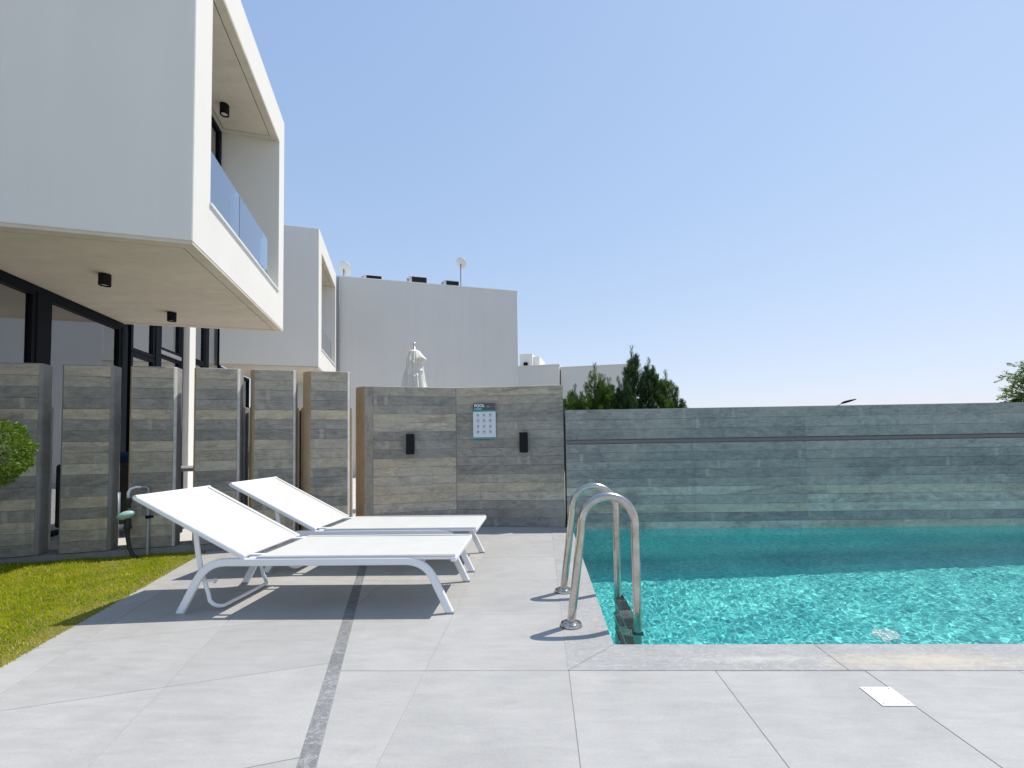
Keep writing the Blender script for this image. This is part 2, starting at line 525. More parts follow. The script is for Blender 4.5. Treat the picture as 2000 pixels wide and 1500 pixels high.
def sling():
    t = NT('sling_fabric')
    c = t.coords()
    wv = t.n('ShaderNodeTexWave', {'Vector': c, 'Scale': 160.0, 'Distortion': 0.4}, bands_direction='X').outputs[1]
    wv2 = t.n('ShaderNodeTexWave', {'Vector': c, 'Scale': 160.0, 'Distortion': 0.4}, bands_direction='Y').outputs[1]
    sm = t.noise(c, 5, 4)
    t.set(Base_Color=t.mix(t.ramp(sm, 0.3, 0.7), (0.535, 0.525, 0.495), (0.575, 0.565, 0.535)), Roughness=0.8)
    t.set(Normal=t.bump(t.math('ADD', wv, wv2), 0.15, 0.001))
    return t.m
M['sling'] = sling()

def canvas():
    t = NT('parasol_canvas')
    c = t.coords()
    sm = t.noise(c, 4, 5)
    t.set(Base_Color=t.mix(t.ramp(sm, 0.3, 0.7), (0.66, 0.63, 0.56), (0.78, 0.75, 0.68)), Roughness=0.9)
    t.set(Normal=t.bump(t.noise(t.mapping(c, (1, 1, 0.4)), 14, 4), 0.4, 0.02))
    return t.m
M['canvas'] = canvas()

def mosaic():
    t = NT('pool_mosaic')
    c = t.coords()
    cell = t.n('ShaderNodeTexVoronoi', {'Vector': t.mapping(c, (40, 40, 40)), 'Scale': 1.0, 'Randomness': 0.0}).outputs['Color']
    sep = t.n('ShaderNodeSeparateColor', {0: cell}).outputs[0]
    big = t.noise(c, 1.1, 4)
    k = t.math('ADD', t.math('MULTIPLY', sep, 0.6), t.math('MULTIPLY', t.ramp(big, 0.3, 0.7), 0.4))
    t.set(Base_Color=t.mix(k, (0.02, 0.39, 0.44), (0.25, 0.89, 0.81)), Roughness=0.35)
    return t.m
M['mosaic'] = mosaic()

def water():
    t = NT('pool_water')
    t.t.nodes.remove(t.b)
    g = t.n('ShaderNodeBsdfGlass', {'IOR': 1.33, 'Roughness': 0.0, 'Color': (0.97, 1.0, 1.0, 1)})
    t.link(g.outputs[0], t.out.inputs[0])
    return t.m
M['water'] = water()
M['grass'] = leafmat('grass_blades', (0.24, 0.37, 0.006), (0.58, 0.58, 0.035), 0.6, 0.8, 4.0, 0.08)
M['soil'] = rawcrete('lawn_soil', (0.19, 0.17, 0.035), (1, 1, 1))
M['box_leaf'] = leafmat('box_leaves', (0.07, 0.14, 0.012), (0.21, 0.31, 0.035), 0.4, 0.4, 9.0)
M['cypress_leaf'] = leafmat('cypress_leaves', (0.025, 0.072, 0.022), (0.085, 0.155, 0.045), 0.3, 0.55, 5.0)
M['ash_leaf'] = leafmat('ash_leaves', (0.05, 0.11, 0.015), (0.16, 0.24, 0.03), 0.45, 0.4, 3.0)
M['bark'] = rawcrete('bark', (0.12, 0.085, 0.055), (4, 4, 0.6))
M['earth'] = rawcrete('dry_ground', (0.30, 0.27, 0.21), (0.1, 0.1, 0.1))

# ------------------------------------------------------------------ ground, sky-line land
g = MB()
BIG = 2500
X0, X1, Y0, Y1 = -0.2, 8.6, 2.1, 6.1
for (x0, x1, y0, y1) in ((-BIG, X0, -BIG, BIG), (X1, BIG, -BIG, BIG), (X0, X1, -BIG, Y0), (X0, X1, Y1, BIG)):
    g.add([(x0, y0, -0.25), (x1, y0, -0.25), (x1, y1, -0.25), (x0, y1, -0.25)], [(0, 1, 2, 3)])
tag(g.build('ground', M['earth']), None, kind='structure')

# terrace behind the fins
t_ = MB()
t_.prism([b2w(a, b, 0)[:2] for a, b in ((-9, 5.62), (0.2, 5.62), (2.2, 5.9), (4, 11), (4, 15.05), (-9, 15.05))], -0.2, 0.055)
tag(t_.build('terrace', M['terrace']), None, kind='structure')

# ------------------------------------------------------------------ pool deck: bed, tiles, border strip, coping
TS = 0.695
STRIP_A0, STRIP_A1 = -0.338, -0.274
deck = MB()
deck.add([(-0.9 - 8, -4, -0.0035), (9.5, -4, -0.0035), (9.5, 2.40, -0.0035), (-8.9, 2.40, -0.0035)], [(0, 1, 2, 3)])
deck.add([(-8.9, 2.40, -0.0035), (0.365, 2.40, -0.0035), (0.365, 5.9, -0.0035), (-8.9, 5.9, -0.0035)], [(0, 1, 2, 3)])
deck.add([(8.05, 2.40, -0.0035), (9.5, 2.40, -0.0035), (9.5, 5.9, -0.0035), (8.05, 5.9, -0.0035)], [(0, 1, 2, 3)])
deck = deck.build('pool_deck', M['grout'])
tag(deck, None, kind='structure')
GAP = 0.0012

def lay(poly, name, mat, z=0.0, c=0.0014, sh=GAP):
    if len(poly) < 3: return
    if area(poly) < 0: poly = poly[::-1]
    if area(poly) < 0.004: return
    # drop doubled points and shrink by half a joint
    pts = []
    for p in poly:
        if not pts or (Vector(p) - Vector(pts[-1])).length > 1e-4: pts.append(p)
    if (Vector(pts[0]) - Vector(pts[-1])).length < 1e-4: pts.pop()
    n = len(pts)
    ins = []
    for i in range(n):
        p0, p1, p2 = Vector(pts[i - 1]), Vector(pts[i]), Vector(pts[(i + 1) % n])
        d1, d2 = (p1 - p0).normalized(), (p2 - p1).normalized()
        n1, n2 = Vector((-d1.y, d1.x)), Vector((-d2.y, d2.x))
        q = n1 + n2
        q = q / max(0.3, q.dot(n1))
        ins.append((p1.x + q.x * sh, p1.y + q.y * sh))
    mb = MB()
    mb.slab(ins, -0.02, z + random.uniform(-0.0006, 0.0006), c)
    return mb.build(name, mat, deck)

# tiles that follow the pool
for i in range(-6, 13):
    for j in range(-6, 6):
        x0, y0 = 0.113 + (i - 1) * TS, 2.16 + j * 0.694
        if j >= 0 and i > 0: continue
        if x0 > 6.5: continue
        poly = [(x0, y0), (x0 + TS, y0), (x0 + TS, y0 + 0.694), (x0, y0 + 0.694)]
        poly = clip(poly, BN.x, BN.y, STRIP_A1)
        poly = clip(poly, 0, -1, -5.62)
        poly = clip(poly, 0, 1, -2.0)
        lay(poly, 'tile', M['tile'])
# tiles that follow the houses
for i in range(0, 3):
    for j in range(-7, 6):
        a1 = STRIP_A0 - i * TS
        a0 = a1 - TS if i < 2 else -1.935
        b0 = 1.766 + j * 0.694
        poly = [b2w(a, b, 0)[:2] for a, b in ((a0, b0), (a1, b0), (a1, b0 + 0.694), (a0, b0 + 0.694))]
        poly = clip(poly, -BD.x, -BD.y, -5.43)
        lay(poly, 'tile', M['tile'])
for k in range(-4, 6):
    b0, b1 = k * 1.0 + 0.6, k * 1.0 + 1.6
    lay([b2w(a, b, 0)[:2] for a, b in ((STRIP_A0, b0), (STRIP_A1, b0), (STRIP_A1, min(b1, 5.7)), (STRIP_A0, min(b1, 5.7)))], 'border_strip', M['strip'], -0.0005, 0.001, 0.0008)
# coping round the pool
cop = [0.108, 1.43, 2.82, 4.21, 5.6, 6.99, 8.3]
lay([(0.108, 2.16), (1.43, 2.16), (1.43, 2.43), (0.372, 2.43)], 'coping_tile', M['coping'], 0.002)
for x0, x1 in zip(cop[1:-1], cop[2:]):
    lay([(x0, 2.16), (x1, 2.16), (x1, 2.43), (x0, 2.43)], 'coping_tile', M['coping'], 0.002)
ys = [2.43, 3.55, 4.94, 5.66]
lay([(0.108, 2.16), (0.372, 2.43), (0.372, 3.55), (0.108, 3.55)], 'coping_tile', M['coping'], 0.002)
for y0, y1 in zip(ys[1:-1], ys[2:]):
    lay([(0.108, y0), (0.372, y0), (0.372, y1), (0.108, y1)], 'coping_tile', M['coping'], 0.002)

# ------------------------------------------------------------------ pool basin and water
PX0, PX1, PY0, PY1, PD, WZ = 0.375, 8.0, 2.425, 5.69, -1.5, -0.03
bs = MB()
bs.add([(PX0, PY0, PD), (PX1, PY0, PD), (PX1, PY1, PD), (PX0, PY1, PD)], [(0, 1, 2, 3)])
T0 = -0.012
bs.add([(PX0, PY0, PD), (PX0, PY1, PD), (PX0, PY1, T0), (PX0, PY0, T0)], [(0, 1, 2, 3)])
bs.add([(PX1, PY0, PD), (PX1, PY1, PD), (PX1, PY1, T0), (PX1, PY0, T0)], [(3, 2, 1, 0)])
bs.add([(PX0, PY0, PD), (PX1, PY0, PD), (PX1, PY0, T0), (PX0, PY0, T0)], [(3, 2, 1, 0)])
bs.add([(PX0, PY1 - 0.020, PD), (PX1, PY1 - 0.020, PD), (PX1, PY1 - 0.020, -0.034), (PX0, PY1 - 0.020, -0.034)], [(0, 1, 2, 3)])
basin = tag(bs.build('pool_basin', M['mosaic']), None, kind='structure')
basin.cycles.is_caustics_receiver = True

nx, ny = 940, 402
xs = np.linspace(PX0 - 0.004, PX1 + 0.004, nx)
ysn = np.linspace(PY0 - 0.004, PY1 - 0.008, ny)
GX, GY = np.meshgrid(xs, ysn)
GZ = np.full_like(GX, WZ)
AMP = 0.00052
rng = np.random.default_rng(11)
for i in range(70):
    lam = float(np.exp(rng.uniform(np.log(0.034), np.log(0.12))))
    th = rng.normal(R(-38), R(48))
    k = 2 * PI / lam
    amp = AMP * lam * rng.uniform(0.5, 1.2)
    warp = 0.05 * np.sin(GX * rng.uniform(1, 4) + GY * rng.uniform(1, 4) + rng.uniform(0, 6.3))
    GZ += amp * np.sin(k * ((GX + warp) * math.cos(th) + (GY + warp) * math.sin(th)) + rng.uniform(0, 6.28))
idx = np.arange(nx * ny).reshape(ny, nx)
quads = np.stack([idx[:-1, :-1], idx[:-1, 1:], idx[1:, 1:], idx[1:, :-1]], -1).reshape(-1, 4)
me = bpy.data.meshes.new('pool_water')
me.vertices.add(nx * ny)
me.vertices.foreach_set('co', np.stack([GX, GY, GZ], -1).astype(np.float32).ravel())
me.loops.add(quads.size)
me.loops.foreach_set('vertex_index', quads.astype(np.int32).ravel())
me.polygons.add(len(quads))
me.polygons.foreach_set('loop_start', np.arange(0, quads.size, 4, dtype=np.int32))
me.update(calc_edges=True)
me.validate()
me.shade_smooth()
me.materials.append(M['water'])
wat = bpy.data.objects.new('pool_water', me)
C.objects.link(wat)
tag(wat, None, kind='structure')
wat.cycles.is_caustics_caster = True

# ------------------------------------------------------------------ board-marked concrete
def unit(d):
    d = Vector((d[0], d[1], 0))
    return d.normalized()

def boards(parent, p0, p1, z0, z1, rows, joints=None, proud=0.007, skip=None, jit=0.0016, palette=None):
    """one object per cast board on the face from p0 to p1 (seen with p0 on the left); rows run from the top down.
    rows: list of (palette letters, one per length between joints)"""
    p0, p1 = Vector((*p0, 0)), Vector((*p1, 0))
    d = (p1 - p0).normalized()
    L = (p1 - p0).length
    nrm = Vector((d.y, -d.x, 0))            # towards the viewer
    n = len(rows)
    h = (z1 - z0) / n
    cuts = [0.0] + list(joints or []) + [L]
    for r, row in enumerate(rows):
        zt = z1 - r * h
        zb = zt - h
        if skip and skip(zb, zt):
            continue
        for k in range(len(cuts) - 1):
            pal = row[min(k, len(row) - 1)]
            off = proud + random.uniform(-jit, jit)
            s0, s1 = cuts[k] + 0.0008, cuts[k + 1] - 0.0008
            b0, b1 = zb, zt
            c = 0.0012
            def P(s, o, z):
                q = p0 + d * s + nrm * o
                return (q.x, q.y, z)
            ns = max(3, min(9, int((s1 - s0) / 0.14)))
            vs, fs = [], []
            ph1, ph2 = random.uniform(0, 9), random.uniform(0, 9)
            for q in range(ns + 1):
                sx_ = s0 + (s1 - s0) * q / ns
                jb, jt = 0.0004 + abs(random.gauss(0, 0.0010)), 0.0004 + abs(random.gauss(0, 0.0010))
                o1 = off + 0.0012 * math.sin(ph1 + sx_ * 5) + random.uniform(-.0005, .0005)
                o2 = off + 0.0012 * math.sin(ph2 + sx_ * 4) + random.uniform(-.0005, .0005)
                vs += [P(sx_, -0.004, b0 + jb), P(sx_, o1 - c, b0 + jb), P(sx_, o1, b0 + jb + c), P(sx_, o2, b1 - jt - c), P(sx_, o2 - c, b1 - jt), P(sx_, -0.004, b1 - jt)]
            for q in range(ns):
                for e_ in range(5):
                    A = q * 6 + e_
                    fs.append((A, A + 6, A + 7, A + 1))
            fs.append(tuple(range(6)))
            fs.append(tuple(ns * 6 + e_ for e_ in range(5, -1, -1)))
            mb = MB()
            mb.add(vs, fs)
            ru, rv = random.uniform(0, 50), 0.2 * random.randint(0, 200) + 0.04 - zb
            mb.build('board', (palette or PAL)[pal], parent, uvf=lambda p: (p[0] * d.x + p[1] * d.y + ru, p[2] + rv))

M['core_sunlit_pale'] = rawcrete('sunlit_pale_edge', (0.56, 0.54, 0.49), (5, 5, 5))  # pale cement tone, brightened: sunlight on tops and right edges painted into the colour
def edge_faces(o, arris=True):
    "left ends take the warm untreated concrete, tops and right-hand arrises a pale cement with sunlight put into its colour"
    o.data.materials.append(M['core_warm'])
    o.data.materials.append(M['core_sunlit_pale'])
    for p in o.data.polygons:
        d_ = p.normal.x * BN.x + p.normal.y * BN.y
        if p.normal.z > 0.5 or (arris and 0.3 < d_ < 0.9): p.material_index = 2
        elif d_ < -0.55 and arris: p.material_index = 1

FINROWS = ['t', 'm', 'd', 'g', 't', 'g', 'd', 't', 'm', 'l', 'd', 'g', 't', 'd', 't', 'm', 'g']
FIN_H, FB = 1.94, 5.44
fins = [(-4.33, -3.90), (-3.76, -3.335), (-3.185, -2.765), (-2.632, -2.225), (-2.072, -1.645), (-1.527, -1.10), (-0.965, -0.535)]
lean = [0.01, 0.01, 0.01, 0.015, 0.03, 0.05, 0.085]
words = ['far left, mostly outside the view', 'leftmost one, half hidden behind the clipped round shrub', 'second one from the left, right of the round shrub',
         'third one from the left, behind the water tap', 'fourth one from the left, behind the front lounger backrest',
         'fifth one from the left, behind the rear lounger backrest', 'last one on the right, next to the rules wall']
for i, ((a0, a1), ln) in enumerate(zip(fins, lean)):
    base = b2w((a0 + a1) / 2, FB + 0.08, 0)
    fin = thing('concrete_fin', base, 'board-marked upright concrete fin, ' + words[i], 'concrete fin', 'row of upright concrete fins')
    e = 0.006
    core = MB()
    core.prism([(a0 + 0.022, FB + e), (a1 - 0.02, FB + e), (a1, FB + 0.028), (a1 - 0.006, FB + 0.158), (a0 - ln, FB + 0.158), (a0 - ln * 0.9, FB + 0.11), (a0, FB + 0.022)], 0.075, FIN_H, b2w)
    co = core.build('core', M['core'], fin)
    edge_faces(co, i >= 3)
    bv = co.modifiers.new('edge', 'BEVEL'); bv.width = 0.008; bv.segments = 2; bv.limit_method = 'ANGLE'
    st = MB()
    sl_ = 0.02 if i >= 4 else -0.015
    st.prism([(a0 - ln - sl_, FB + 0.162), (a1 + (0.012 if i > 3 else -0.07), FB + 0.162), (a1 + (0.006 if i > 3 else -0.08), FB + 0.31), (a0 - ln - 2 * sl_, FB + 0.31)], 0.05, 1.535, b2w)
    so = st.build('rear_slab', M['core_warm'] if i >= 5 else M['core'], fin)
    bv = so.modifiers.new('edge', 'BEVEL'); bv.width = 0.006; bv.segments = 2
    rows_ = [random.choice('gd') if (r_ in 'gd' and random.random() < 0.4) else (random.choice('tlm') if (r_ in 'tl' and random.random() < 0.35) else r_) for r_ in FINROWS]
    boards(fin, b2w(a0 + 0.024, FB + e, 0)[:2], b2w(a1 - 0.022, FB + e, 0)[:2], 0.08, FIN_H - 0.012, rows_)
# low kerb between the fins
kb = MB()
for a0, a1 in [(-9, -4.33)] + [(fins[i][0], fins[i + 1][0]) for i in range(6)] + [(fins[6][0], -0.45)]:
    kb.prism([(a0 + 0.001, FB + 0.012), (a1 - 0.001, FB + 0.012), (a1 - 0.001, FB + 0.30), (a0 + 0.001, FB + 0.30)], -0.2, 0.072, b2w)
kbo = kb.build('fin_kerb', M['core'])
tag(kbo, 'low concrete kerb the upright fins stand on', 'kerb')

# wall with the pool rules
wl0, wl1, wl2 = Vector((-2.205, 5.43, 0)), Vector((-1.12, 5.785, 0)), Vector((0.292, 5.70, 0))
WH = 1.83
rw = thing('rules_wall', (-0.95, 5.8, 0), 'board-marked concrete wall carrying the pool rules sign and two black lights', 'wall')
def inset(p, q, o):
    d = (q - p).normalized()
    n = Vector((d.y, -d.x, 0))
    return p - n * o, q - n * o
core = MB()
A_, B_ = inset(wl0, wl1, 0.006)
B2_, C_ = inset(wl1, wl2, 0.006)
bend = (B_ + B2_) / 2
core.prism([A_[:2], bend[:2], C_[:2], (0.292, 5.95), (-1.20, 6.10), (-2.43, 5.70), (-2.345, 5.53)], -0.05, WH)
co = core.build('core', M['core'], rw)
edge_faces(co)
bv = co.modifiers.new('edge', 'BEVEL'); bv.width = 0.008; bv.segments = 2; bv.limit_method = 'ANGLE'
dL = (wl1 - wl0).normalized()
pL = wl0 + dL * 0.105
boards(rw, (A_ + dL * 0.105)[:2], (bend - dL * 0.004)[:2], 0.0, WH - 0.01, ['m', 'd', 'g', 't', 'l', 'd', 'g', 'd', 't', 't', 'l', 't', 't', 'l', 'g', 'd'])
boards(rw, (bend + (C_ - bend).normalized() * 0.004)[:2], C_[:2], 0.0, WH - 0.004, ['t', 'm', 'g', 'd', 'g', 'g', 'd', 'g', 'g', 'd', 'm', 't', 'l', 'g', 'd', 'd'])
# rough unboarded strip at the left end of the wall
sp = MB()
ce = M['core']
q0, q1 = A_ + dL * 0.002, A_ + dL * 0.103
nn = Vector((dL.y, -dL.x, 0)) * 0.005
sp.add([q0 + Vector((0, 0, 0.0)), q1, q1 + Vector((0, 0, WH - 0.012)), q0 + Vector((0, 0, WH - 0.012)),
        q0 + nn, q1 + nn, q1 + nn + Vector((0, 0, WH - 0.012)), q0 + nn + Vector((0, 0, WH - 0.012))],
       [(4, 5, 6, 7), (0, 1, 5, 4), (1, 2, 6, 5), (2, 3, 7, 6), (3, 0, 4, 7)])
sp.build('end_strip', PAL['g'], rw, uvf=lambda p: (p[2] * 0.5, p[0] * 1.0))

# long wall behind the pool
pw = thing('pool_wall', (4.2, 5.8, 0), 'long board-marked concrete wall standing in the water along the far side of the pool', 'wall')
P0, P1, PT = (0.316, 5.676), (9.2, 5.676), 1.497
core = MB()
core.box(0.316, 9.2, 5.676, 5.93, -0.052, 1.055)
core.box(0.316, 9.2, 5.700, 5.93, 1.055, 1.111)
core.box(0.316, 9.2, 5.676, 5.93, 1.111, PT)
core.build('core', M['core'], pw)
rows_top = [['g', 'g'], ['g', 'm'], ['d', 'g']]
rows_low = [['g', 'm'], ['d', 'g'], ['g', 'd'], ['d', 'g'], ['g', 'm'], ['l', 't'], ['m', 'l'], ['t', 'l'], ['d', 'g'], ['l', 't']]
jn = [3.02]
boards(pw, P0, P1, 1.113, PT - 0.004, rows_top, jn, palette=PAL_POOL)
boards(pw, P0, P1, -0.05, 1.053, rows_low, jn, palette=PAL_POOL)
ch = MB()
for x0, x1 in ((0.37, 3.195), (3.225, 9.15)):
    ch.cbox(x0, x1, 5.690, 5.699, 1.060, 1.106, 0.003)
ch.build('light_channel', simple('channel_metal', (0.20, 0.175, 0.175), 0.5), pw)
js = MB()
js.tube([(0.304, 5.70, 1.33), (0.303, 5.70, 1.12), (0.303, 5.702, 0.95), (0.309, 5.70, 0.7), (0.310, 5.705, 0.4), (0.307, 5.70, 0.2), (0.305, 5.70, -0.02)], 0.0125, 8)
js.build('joint_seal', M['black_plastic'], pw, smooth=True)

# ------------------------------------------------------------------ lights and sign on the rules wall
dR = (wl2 - wl1).normalized()
def wall_light(p, d, label):
    n = Vector((d.y, -d.x, 0))
    ang = math.atan2(d.y, d.x)
    t = thing('wall_light', (p.x, p.y, 0.96), label, 'wall light', 'black up-and-down lights on the rules wall')
    Mx = frame((p.x, p.y, 0), ang)
    b = MB(); b.cbox(-0.051, 0.051, -0.112, -0.012, 0.962, 1.22, 0.003, Mx); b.build('housing', M['black_metal'], t)
    b = MB(); b.cbox(-0.035, 0.035, -0.0125, 0.004, 1.05, 1.14, 0.002, Mx); b.build('bracket', M['black_metal'], t)
    b = MB(); b.box(-0.036, 0.036, -0.099, -0.027, 0.9605, 0.9625, Mx); b.build('lens', M['grey_plastic'], t)
    return t
wall_light(Vector((-1.68, 5.60, 0)), dL, 'black oblong wall light on the left panel of the rules wall')
wall_light(Vector((-0.222, 5.728, 0)), dR, 'black oblong wall light right of the pool rules sign')

ang = math.atan2(dR.y, dR.x)
sx, sy = -0.738, 5.7525
SM = frame((sx, sy, 0), ang)
sg = thing('pool_rules_sign', (sx, sy, 1.145), 'white and teal pool rules sign with rows of small pictograms on the concrete wall', 'sign')
b = MB(); b.box(-0.149, 0.149, -0.018, -0.006, 1.145, 1.612, SM); b.build('panel', simple('sign_white', (0.68, 0.70, 0.73), 0.4), sg)
teal = simple('sign_teal', (0.02, 0.34, 0.34), 0.4)
slate = simple('sign_slate', (0.075, 0.085, 0.095), 0.4)
b = MB(); b.box(-0.1485, 0.1485, -0.020, -0.0185, 1.517, 1.6115, SM); b.build('header', slate, sg)
b = MB(); b.box(-0.1485, 0.1485, -0.020, -0.0185, 1.500, 1.516, SM); b.box(-0.1485, 0.1485, -0.020, -0.0185, 1.1455, 1.166, SM); b.build('band', teal, sg)
def text(parent, name, s, x, z, size, mat, bold=0.0):
    cu = bpy.data.curves.new(name, 'FONT')
    cu.body = s
    cu.size = size
    cu.offset = bold
    cu.extrude = 0.0004
    o = bpy.data.objects.new(name, cu)
    dg = bpy.context.evaluated_depsgraph_get()
    C.objects.link(o)
    dg.update()
    me = bpy.data.meshes.new_from_object(o.evaluated_get(bpy.context.evaluated_depsgraph_get()))
    C.objects.unlink(o)
    bpy.data.objects.remove(o)
    me.materials.clear()
    me.materials.append(mat)
    ob = bpy.data.objects.new(name, me)
    C.objects.link(ob)
    ob.parent = parent
    org = ORG[parent.name]
    ob.matrix_local = Matrix.Translation(Vector(SM(x, -0.0212, z)) - org) @ Matrix.Rotation(ang, 4, 'Z') @ Matrix.Rotation(R(90), 4, 'X')
    return ob
tw_ = simple('sign_text_white', (0.85, 0.85, 0.85), 0.4)
tt_ = simple('sign_text_teal', (0.25, 0.62, 0.62), 0.4)
text(sg, 'lettering', 'POOL', -0.132, 1.563, 0.052, tw_, 0.0014)
text(sg, 'lettering', 'rules', -0.132, 1.526, 0.050, tt_, 0.0012)
b = MB(); b.box(0.028, 0.072, -0.021, -0.0201, 1.560, 1.566, SM); b.box(0.04, 0.06, -0.021, -0.0201, 1.568, 1.571, SM); b.build('small_print', simple('sign_print', (0.5, 0.42, 0.42), 0.5), sg)
b = MB(); b.box(0.076, 0.135, -0.021, -0.0201, 1.561, 1.564, SM); b.build('small_print', simple('sign_red', (0.5, 0.06, 0.10), 0.5), sg)
ink = simple('sign_ink', (0.16, 0.20, 0.24), 0.5)
pal_i = simple('sign_ink_pale', (0.38, 0.43, 0.46), 0.5)
for r in range(4):
    for c in range(3):
        cx, cz = -0.085 + c * 0.082, 1.458 - r * 0.073
        b = MB()
        n = 14
        ring = [(math.cos(2 * PI * k / n), math.sin(2 * PI * k / n)) for k in range(n)]
        vs = [SM(cx + 0.017 * x, -0.0208, cz + 0.017 * z) for x, z in ring] + [SM(cx + 0.0135 * x, -0.0208, cz + 0.0135 * z) for x, z in ring]
        b.add(vs, [(k, (k + 1) % n, n + (k + 1) % n, n + k) for k in range(n)])
        kind = (r * 3 + c) % 4
        if kind == 0:
            b.box(cx - 0.008, cx + 0.008, -0.0209, -0.0202, cz - 0.007, cz - 0.002, SM); b.box(cx - 0.003, cx + 0.003, -0.0209, -0.0202, cz, cz + 0.008, SM)
        elif kind == 1:
            b.box(cx - 0.009, cx + 0.004, -0.0209, -0.0202, cz - 0.004, cz + 0.008, SM); b.box(cx - 0.002, cx + 0.009, -0.0209, -0.0202, cz - 0.009, cz - 0.005, SM)
        elif kind == 2:
            b.box(cx - 0.010, cx + 0.010, -0.0209, -0.0202, cz - 0.002, cz + 0.004, SM); b.box(cx + 0.002, cx + 0.009, -0.0209, -0.0202, cz + 0.005, cz + 0.009, SM)
        else:
            b.box(cx - 0.003, cx + 0.002, -0.0209, -0.0202, cz - 0.010, cz + 0.010, SM); b.box(cx - 0.009, cx - 0.004, -0.0209, -0.0202, cz, cz + 0.004, SM)
        b.build('pictogram', ink, sg)
        b = MB(); wd = random.uniform(0.012, 0.026); b.box(cx - wd, cx + wd, -0.0208, -0.0202, cz - 0.029, cz - 0.0255, SM); b.build('caption', pal_i, sg)

# ------------------------------------------------------------------ houses
def upper_box(parent, a0, a1, b0, b1, z0, z1, ob0, ob1, oz0, oz1, depth, name='wall', mat='plaster'):
    "a box with one recessed loggia in its right-hand side"
    v, f = [], []
    def q(*pts):
        n = len(v)
        v.extend(b2w(*p) for p in pts)
        f.append(tuple(range(n, n + 4)))
    q((a0, b0, z0), (a1, b0, z0), (a1, b0, z1), (a0, b0, z1))
    q((a1, b1, z0), (a0, b1, z0), (a0, b1, z1), (a1, b1, z1))
    q((a0, b1, z0), (a0, b0, z0), (a0, b0, z1), (a0, b1, z1))
    q((a0, b0, z1), (a1, b0, z1), (a1, b1, z1), (a0, b1, z1))
    q((a0, b1, z0), (a1, b1, z0), (a1, b0, z0), (a0, b0, z0))
    q((a1, b0, z0), (a1, ob0, z0), (a1, ob0, z1), (a1, b0, z1))
    q((a1, ob1, z0), (a1, b1, z0), (a1, b1, z1), (a1, ob1, z1))
    q((a1, ob0, z0), (a1, ob1, z0), (a1, ob1, oz0), (a1, ob0, oz0))
    q((a1, ob0, oz1), (a1, ob1, oz1), (a1, ob1, z1), (a1, ob0, z1))
    r = a1 - depth
    q((a1, ob0, oz0), (a1, ob1, oz0), (r, ob1, oz0), (r, ob0, oz0))
    q((r, ob0, oz1), (r, ob1, oz1), (a1, ob1, oz1), (a1, ob0, oz1))
    q((a1, ob0, oz0), (r, ob0, oz0), (r, ob0, oz1), (a1, ob0, oz1))
    q((r, ob1, oz0), (a1, ob1, oz0), (a1, ob1, oz1), (r, ob1, oz1))
    q((r, ob0, oz0), (r, ob1, oz0), (r, ob1, oz1), (r, ob0, oz1))
    mb = MB()
    mb.add(v, f)
    o = mb.build(name, M[mat], parent)
    bm_ = bmesh.new(); bm_.from_mesh(o.data); bmesh.ops.remove_doubles(bm_, verts=bm_.verts, dist=0.0005); bm_.to_mesh(o.data); bm_.free()
    bv_ = o.modifiers.new('arris', 'BEVEL'); bv_.width = 0.012; bv_.segments = 2; bv_.limit_method = 'ANGLE'
    return o

def soffit(parent, a0, a1, b0, b1, z, band=0.11, groove=0.012, th=0.03, name='soffit'):
    "concrete underside: a border band, a drip groove and the inner field"
    mb = MB()
    t = z - th
    for (x0, x1, y0, y1) in ((a0, a1, b0, b0 + band), (a0, a1, b1 - band, b1), (a1 - band, a1, b0 + band, b1 - band), (a0, a0 + band, b0 + band, b1 - band)):
        mb.box(x0, x1, y0, y1, t, z - 0.001, b2w)
    g_ = band + groove
    mb.box(a0 + g_, a1 - g_, b0 + g_, b1 - g_, t + 0.002, z - 0.001, b2w)
    s = mb.build(name, M['soffit'], parent)
    gm = MB()
    gm.box(a0 + band * .9, a1 - band * .9, b0 + band * .9, b1 - band * .9, z - 0.012, z - 0.0015, b2w)
    gm.build('drip_groove', M['groove'], s)
    return s

def glazing(parent, a, b0, b1, z0, z1, fr=0.05, mat='anthracite', nm='window', gl=None):
    "a framed pane in the plane a = const: frame mesh with its pane as a sub-part"
    mb = MB()
    mb.box(a - 0.05, a + 0.02, b0, b0 + fr, z0, z1, b2w)
    mb.box(a - 0.05, a + 0.02, b1 - fr, b1, z0, z1, b2w)
    mb.box(a - 0.05, a + 0.02, b0 + fr, b1 - fr, z0, z0 + fr, b2w)
    mb.box(a - 0.05, a + 0.02, b0 + fr, b1 - fr, z1 - fr, z1, b2w)
    w_ = mb.build(nm, M[mat], parent)
    p = MB()
    p.box(a - 0.022, a - 0.012, b0 + fr + 0.001, b1 - fr - 0.001, z0 + fr + 0.001, z1 - fr - 0.001, b2w)
    p.build('pane', M[gl or ('wing_glass' if b0 > 8.1 else 'glass')], w_)
    return w_

